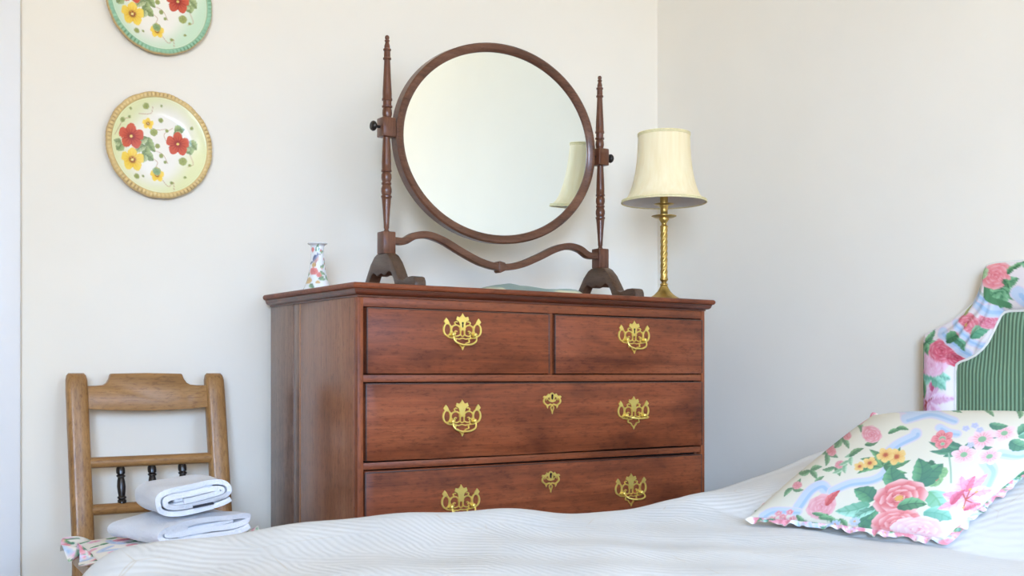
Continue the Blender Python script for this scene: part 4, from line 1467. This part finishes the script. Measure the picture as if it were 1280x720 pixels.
def frill(rim, nrm, width, amp, waves, centre, seed, drop=0.0):
    n = 520
    R = np.array(rim)
    L = np.concatenate([[0], np.cumsum(np.linalg.norm(np.diff(np.vstack([R, R[:1]]), axis=0), axis=1))])
    q = np.linspace(0, L[-1], n, endpoint=False)
    Rr = np.stack([np.interp(q, L, np.append(R[:, k], R[0, k])) for k in range(3)], 1)
    out = np.roll(Rr, -6, 0) - np.roll(Rr, 6, 0)
    out = np.cross(out, nrm)
    out /= np.linalg.norm(out, axis=1)[:, None] + 1e-9
    if np.mean(np.sum(out * (Rr - centre), 1)) < 0:
        out = -out
    rg = np.random.default_rng(seed)
    ph = np.cumsum(rg.uniform(0.6, 1.4, n)) / n * 2 * PI * waves
    rows = []
    m = 7
    for j in range(m):
        w = j / (m - 1)
        rows.append(Rr + out * (width * w * (0.80 + 0.20 * np.sin(ph * 0.37 + 0.8 * np.sin(ph * 0.21))))[:, None] - out * 0.004 + nrm[None, :] * (amp * w * (np.sin(ph) * (0.45 + 0.4 * np.sin(ph * 0.29)) + 0.35 * np.sin(ph * 0.53 + 1)) - drop * w * w)[:, None])
    V = np.stack(rows, 1).reshape(-1, 3)
    F = [(i * m + j, ((i + 1) % n) * m + j, ((i + 1) % n) * m + j + 1, i * m + j + 1) for i in range(n) for j in range(m - 1)]
    UV = np.stack([np.repeat(q * 700, m), np.tile(np.arange(m) / (m - 1) * width * 700, n)], 1)
    return V, F, UV


ZS = 0.432
corn = [(CU - 0.210, 0.07, ZS), (CU + 0.195, 0.07, ZS), (CU - 0.195, 0.358, ZS + 0.006), (CU + 0.172, 0.358, ZS + 0.004)]
V, F_, uv, rim_, nrm, used, n_ = pillow_grid(corn, 150, 0.020, 0.021, 0.03, 2.4, 0.5)
cs = paint_border(np.stack([uv[:, 0] * 260, (1 - uv[:, 1]) * 190], 1), 11)
cs = np.vstack([cs, cs])[used]
sq = thing('seat_cushion', (CU, 0.24, 0.4085), 'cream floral squab cushion with a ruffled frill on the wooden chair', 'cushion')
mesh('pad', V, [tuple(q) for q in F_], M['fabric'], sq, True, colors=cs)
V, F_, UV = frill(rim_, nrm, 0.044, 0.024, 17, np.array([CU, 0.24, ZS]), 3)
V[:, 2] = np.maximum(V[:, 2], 0.4095)
mesh('frill', V, F_, M['fabric'], sq, True, colors=paint_border(UV, 21, 200, 0.7))

# ------------------------------------------------------------------ folded towels
def towel(name, c, w, h, depth, rotz, roll, label, turns=2.0, t=0.0105, tagged=False, seed=0):
    rg = np.random.default_rng(seed)
    # flattened spiral section in x/z: centre line
    pts = []
    N = int(64 * turns)
    for i in range(N + 1):
        q = i / 64
        ins = q * (t * 1.25)
        a = -PI / 2 + 0.9 - 2 * PI * q
        hw, hh = max(w / 2 - t / 2 - ins * 1.1, 0.02), max(h / 2 - t / 2 - ins, 0.004)
        ca, sa = math.cos(a), math.sin(a)
        x = hw * math.copysign(abs(ca) ** 0.55, ca)
        z = hh * math.copysign(abs(sa) ** 0.75, sa)
        pts.append((x, z))
    Pn = np.array(pts)
    T = np.gradient(Pn, axis=0)
    T /= np.linalg.norm(T, axis=1)[:, None] + 1e-9
    Nn = np.stack([-T[:, 1], T[:, 0]], 1) * t / 2
    loop = np.vstack([Pn + Nn, (Pn - Nn)[::-1]])
    m = len(loop)
    nd = 14
    V = []
    R = Matrix.Rotation(rotz, 3, 'Z') @ Matrix.Rotation(roll, 3, 'Y')
    for j in range(nd + 1):
        y = (j / nd - 0.5) * depth
        e = min(j, nd - j)
        sc = 1 - 0.006 * (e == 0)
        for k, (x, z) in enumerate(loop):
            wob = 0.0016 * math.sin(y * 50 + x * 30 + seed) + 0.002 * math.sin(x * 37 + seed)
            sag = -0.10 * h * (z > 0) * math.cos(PI * x / w) * 0
            p = R @ Vector((x * sc, y + 0.004 * math.sin(z * 130 + seed), z * sc + wob + sag))
            V.append(tuple(p + Vector(c)))
    F = [(j * m + k, j * m + (k + 1) % m, (j + 1) * m + (k + 1) % m, (j + 1) * m + k) for j in range(nd) for k in range(m)]
    half = len(Pn)
    for j in (0, nd):
        b = j * m
        for k in range(half - 1):
            F.append((b + k, b + k + 1, b + m - 2 - k, b + m - 1 - k))
    root = thing(name, (c[0], c[1], c[2] - h / 2), label, 'towel', 'white towels on the chair')
    mesh('folded_terry', V, F, M['terry'], root, True, angle=60)
    # packed inner layers seen in the open end
    q_ = []
    for k in range(3):
        zc = (k - 1) * h * 0.17
        q_.append((w * 0.60 - k * 0.012, zc))
    vf = []
    for k, (ww, zc) in enumerate(q_):
        a_, b_ = boxvf((-ww / 2 + 0.004, -depth / 2 + 0.004 + 0.002 * k, zc - h * 0.080), (ww / 2, depth / 2 - 0.004, zc + h * 0.080))
        vf.append((a_, b_))
    for a_, b_ in vf:
        a_ = [tuple(R @ Vector(p) + Vector(c)) for p in a_]
        bevel(mesh('inner_fold', a_, b_, M['terry'], root), 0.004, 3)
    if tagged:
        a_, b_ = boxvf((-0.008, -depth / 2 - 0.004, -h * 0.5 + t + 0.003), (0.034, -depth / 2 + 0.006, -h * 0.5 + t + 0.0075))
        a_ = [tuple(R @ Vector(p) + Vector(c)) for p in a_]
        lb = mesh('care_label', a_, b_, M['label'], root)
        lb['label'] = 'small black towel label'
    return root


towel('folded_towel', (-0.300, 0.200, 0.4850), 0.25, 0.056, 0.18, math.radians(17), math.radians(-3.5), 'white terry towel folded flat, the lower of two on the floral cushion', 1.6, 0.011, False, 2)
towel('folded_towel', (-0.298, 0.195, 0.5480), 0.178, 0.072, 0.16, math.radians(-2), math.radians(-8), 'white rolled terry towel with black label, the upper one on the chair', 2.2, 0.0105, True, 5)

# ------------------------------------------------------------------ bed
BV0, BV1 = -0.455, -1.915        # far and near edge of the bed
BU0, BU1 = -0.705, 1.255
bed = thing('bed', ((BU0 + BU1) / 2, (BV0 + BV1) / 2, 0), 'bed with tall headboard upholstered in floral chintz and green stripe', 'bed')
box('divan_base', (BU0 + 0.09, BV1 + 0.09, 0.06), (BU1 - 0.01, BV0 - 0.09, 0.27), M['white'], bed, 0.02)
box('mattress', (BU0 + 0.09, BV1 + 0.09, 0.275), (BU1 - 0.01, BV0 - 0.09, 0.47), M['white'], bed, 0.04, 4)
for a in (BU0 + 0.2, BU1 - 0.15):
    for b in (BV1 + 0.2, BV0 - 0.2):
        v, f = lathevf([(0.018, 0), (0.025, 0.06)], 16, (a, b, 0))
        mesh('castor_leg', v, f, M['ebon'], bed)

HC = (-0.483 - 1.887) / 2
outer_h = [(-0.483, 0.30), (-0.483, 0.60), (-0.483, 0.884), (-0.487, 0.8955), (-0.500, 0.9010), (-0.5266, 0.9115), (-0.560, 0.9250), (-0.5901, 0.9440), (-0.6120, 0.9620), (-0.6271, 0.9830), (-0.6380, 1.010), (-0.6430, 1.038), (-0.650, 1.048), (-0.671, 1.0505), (-0.80, 1.0505), (HC, 1.0505)]
inner_h = [(-0.569, 0.30), (-0.569, 0.60), (-0.569, 0.805), (-0.572, 0.8215), (-0.582, 0.8280), (-0.600, 0.8330), (-0.621, 0.8420), (-0.640, 0.8570), (-0.654, 0.8730), (-0.667, 0.8960), (-0.678, 0.918), (-0.686, 0.932), (-0.694, 0.9380), (-0.705, 0.9400), (-0.80, 0.9400), (HC, 0.9400)]


def resample(seg_pts, cnt):
    out = []
    for i in range(len(seg_pts) - 1):
        for k in range(cnt[i]):
            t_ = k / cnt[i]
            out.append(tuple(np.array(seg_pts[i]) * (1 - t_) + np.array(seg_pts[i + 1]) * t_))
    out.append(seg_pts[-1])
    return out


cnt = [16, 50, 10, 8, 10, 14, 14, 14, 12, 12, 12, 8, 8, 30, 60]
oL, iL = resample(outer_h, cnt), resample(inner_h, cnt)
oA = np.array(oL + [(2 * HC - a, b) for a, b in oL[-2::-1]])
iA = np.array(iL + [(2 * HC - a, b) for a, b in iL[-2::-1]])
HF, HBK = 1.262, 1.330
# backing board
pts = [tuple(p) for p in oA]
v, f = prismvf(pts, 'x', HF + 0.012, HBK)
hb = mesh('headboard', v, f, M['fabric'], bed, colors=np.tile(s2l((236, 228, 214)), (len(v), 1)))
na_, nb_ = len(oA), 44
tt = np.linspace(0, 1, nb_)
V = []
arc_l = np.concatenate([[0], np.cumsum(np.linalg.norm(np.diff((oA + iA) / 2, axis=0), axis=1))])
for i in range(na_):
    for t_ in tt:
        p = oA[i] * (1 - t_) + iA[i] * t_
        bul = 0.022 * max(0.0, 1 - abs(2 * t_ - 1) ** 2.6) ** 0.6
        # gathered pleats round the swept shoulder
        m_i = min(i, na_ - 1 - i)
        g = math.exp(-((m_i - 118) / 34.0) ** 2)
        ple = 0.0042 * g * math.sin(t_ * 24 + 1.2 * math.sin(m_i * 0.11) + m_i * 0.02)
        edge_ = (t_ < 1e-6) or (t_ > 1 - 1e-6)
        V.append((HF + 0.014 - bul - (0 if edge_ else ple), p[0], p[1]))
V = np.array(V)
# photograph-like pixels for the print
R_ = np.array([math.cos(math.radians(YAW)), -math.sin(math.radians(YAW))])
F_d = np.array([math.sin(math.radians(YAW)), math.cos(math.radians(YAW))])
pxx = 1150 + (-0.483 - V[:, 1]) * 493
pxy = 328 + (1.0505 - V[:, 2]) * 548
C = paint_headboard(np.stack([pxx, pxy], 1)) * 0.90
mesh('floral_border', V, [tuple(q) for q in gridfaces(na_, nb_)], M['fabric'], hb, True, colors=C)['label'] = 'floral chintz border with gathered shoulders'
v, f = tubevf([(HF + 0.012, p[0], p[1]) for p in iA], 0.0038, 8)
mesh('piping', v, f, M['piping'], hb, True)
v, f = tubevf([(HF + 0.016, p[0], p[1]) for p in oA], 0.0034, 8)
mesh('piping', v, f, M['piping'], hb, True)
# striped panel, slightly padded
nin = 40
cen = np.array([HC, 0.55])
V = []
for t_ in np.linspace(0, 1, nin):
    for p in iA:
        q = p * (1 - t_) + np.array([HC + (p[0] - HC) * 0.05, min(p[1], 0.6)]) * t_
        V.append((HF + 0.012 - 0.016 * min(1, t_ * 6) ** 0.6, q[0], q[1]))
pan = mesh('striped_panel', V, [tuple(q) for q in gridfaces(nin, na_)], M['green'], hb, True)
pan['label'] = 'green striped padded panel'

# ------------------------------------------------------------------ bedspread
def spread_z(u, v):
    z = 0.535 + 0.024 * np.exp(-((v + 0.54) / 0.12) ** 2) + 0.0 * u
    z = z - 0.012 * np.exp(-((u - 0.22) / 0.16) ** 2) * sstep(-0.75, -0.5, v)
    z = z - 0.016 * sstep(-0.32, -0.72, u)
    z = z + 0.012 * sstep(0.22, -0.08, u)
    # pillows under the cover by the headboard
    wv = 0.10 + 0.90 * sstep(-0.50, -0.80, v)
    hump = 0.142 * (1 - np.exp(-np.clip(u - 0.435, 0, None) / 0.17)) * wv
    hump2 = 0.125 * sstep(0.50, 1.20, u) * (1 - wv)
    z = z + hump + hump2
    # rumples
    z = z + 0.0030 * np.sin(u * 13 + 2.2 * np.sin(v * 7)) * np.sin(v * 11 + 1.5 * np.sin(u * 5)) + 0.0016 * np.sin(u * 31 - v * 24)
    return z


RB = 0.10
nu, nv = 300, 280
ext = 0.52
ua = np.concatenate([np.linspace(BU0 + RB - ext, BU0 + RB, 90, endpoint=False), np.linspace(BU0 + RB, BU1 - 0.006, nu - 90)])
va = np.concatenate([np.linspace(BV1 + RB - ext, BV1 + RB, 50, endpoint=False), np.linspace(BV1 + RB, BV0 - RB, nv - 130, endpoint=False), np.linspace(BV0 - RB, BV0 - RB + ext, 80)])
U, Vv = np.meshgrid(ua, va, indexing='ij')
cu, cv = np.maximum(U, BU0 + RB), np.clip(Vv, BV1 + RB, BV0 - RB)
du, dv = U - cu, Vv - cv
Lr = np.hypot(du, dv)
Ls = np.minimum(Lr, ext)
aa = np.minimum(Ls / RB, PI / 2)
flare = 1 + 0.0
hor = RB * np.sin(aa) + 0.05 * np.clip(Ls - RB * PI / 2, 0, None)
drp = RB * (1 - np.cos(aa)) + np.clip(Ls - RB * PI / 2, 0, None)
fold = 0.012 * np.sin((U - Vv) * 26 + 2 * np.sin(U * 4)) * np.clip((Ls - 0.16) / 0.2, 0, 1)
dx, dy = np.where(Lr > 1e-9, du / np.maximum(Lr, 1e-9), 0), np.where(Lr > 1e-9, dv / np.maximum(Lr, 1e-9), 0)
X = cu + dx * (hor + fold)
Y = cv + dy * (hor + fold)
Z = spread_z(cu, cv) - drp
Z = np.maximum(Z, 0.03)
V = np.stack([X.ravel(), Y.ravel(), Z.ravel()], 1)
spr = mesh('bedspread', V, [tuple(q) for q in gridfaces(len(ua), len(va))], M['spread'], None, True, loc=((BU0 + BU1) / 2, (BV0 + BV1) / 2, 0.03))
tag(spr, 'white quilted bedspread covering the bed and the pillows beneath', 'bedspread')

# ------------------------------------------------------------------ floral scatter cushion on the bed
corn = [(0.385, -0.765, 0.549), (0.432, -1.120, 0.549), (0.690, -0.790, 0.722), (0.760, -1.175, 0.732)]
V, F_, uv, rim_, nrm, used, n_ = pillow_grid(corn, 400, 0.052, 0.022, 0.035, 2.5, 0.55)
# soft creases near the seams
if nrm[2] < 0:
    nrm = -nrm
cpx = [np.array(p, float) for p in ((935, 657), (1192, 692), (1092, 517), (1330, 512))]
s_, t_ = uv[:, 0], uv[:, 1]
hb_ = (np.clip(1 - np.abs(2 * s_ - 1) ** 2.5, 0, 1) * np.clip(1 - np.abs(2 * t_ - 1) ** 2.5, 0, 1)) ** 0.55
PP = cpx[0] * ((1 - s_) * (1 - t_))[:, None] + cpx[1] * (s_ * (1 - t_))[:, None] + cpx[2] * ((1 - s_) * t_)[:, None] + cpx[3] * (s_ * t_)[:, None]
PP[:, 1] -= 52 * hb_      # the print runs over the padding
PP[:, 0] -= 20 * hb_
Cc = paint_cushion(PP)
Cc = Cc * 0.76 + s2l(CREAM) * 0.05
Cb = np.tile(s2l(CREAM), (len(Cc), 1))
cc = np.vstack([Cc, Cb])[used]
sc_c = thing('scatter_cushion', (0.56, -0.96, 0.53), 'cream scatter cushion printed with roses and blue ribbons, leaning on the bed', 'cushion')
mesh('pad', V, [tuple(q) for q in F_], M['fabric'], sc_c, True, colors=cc)
V, F_, UV = frill(rim_, nrm, 0.015, 0.004, 64, np.mean(np.array(corn), 0), 9, 0.004)
mesh('frill', V, F_, M['fabric'], sc_c, True, colors=paint_border(UV, 33, 34, 0.5) * 0.9)
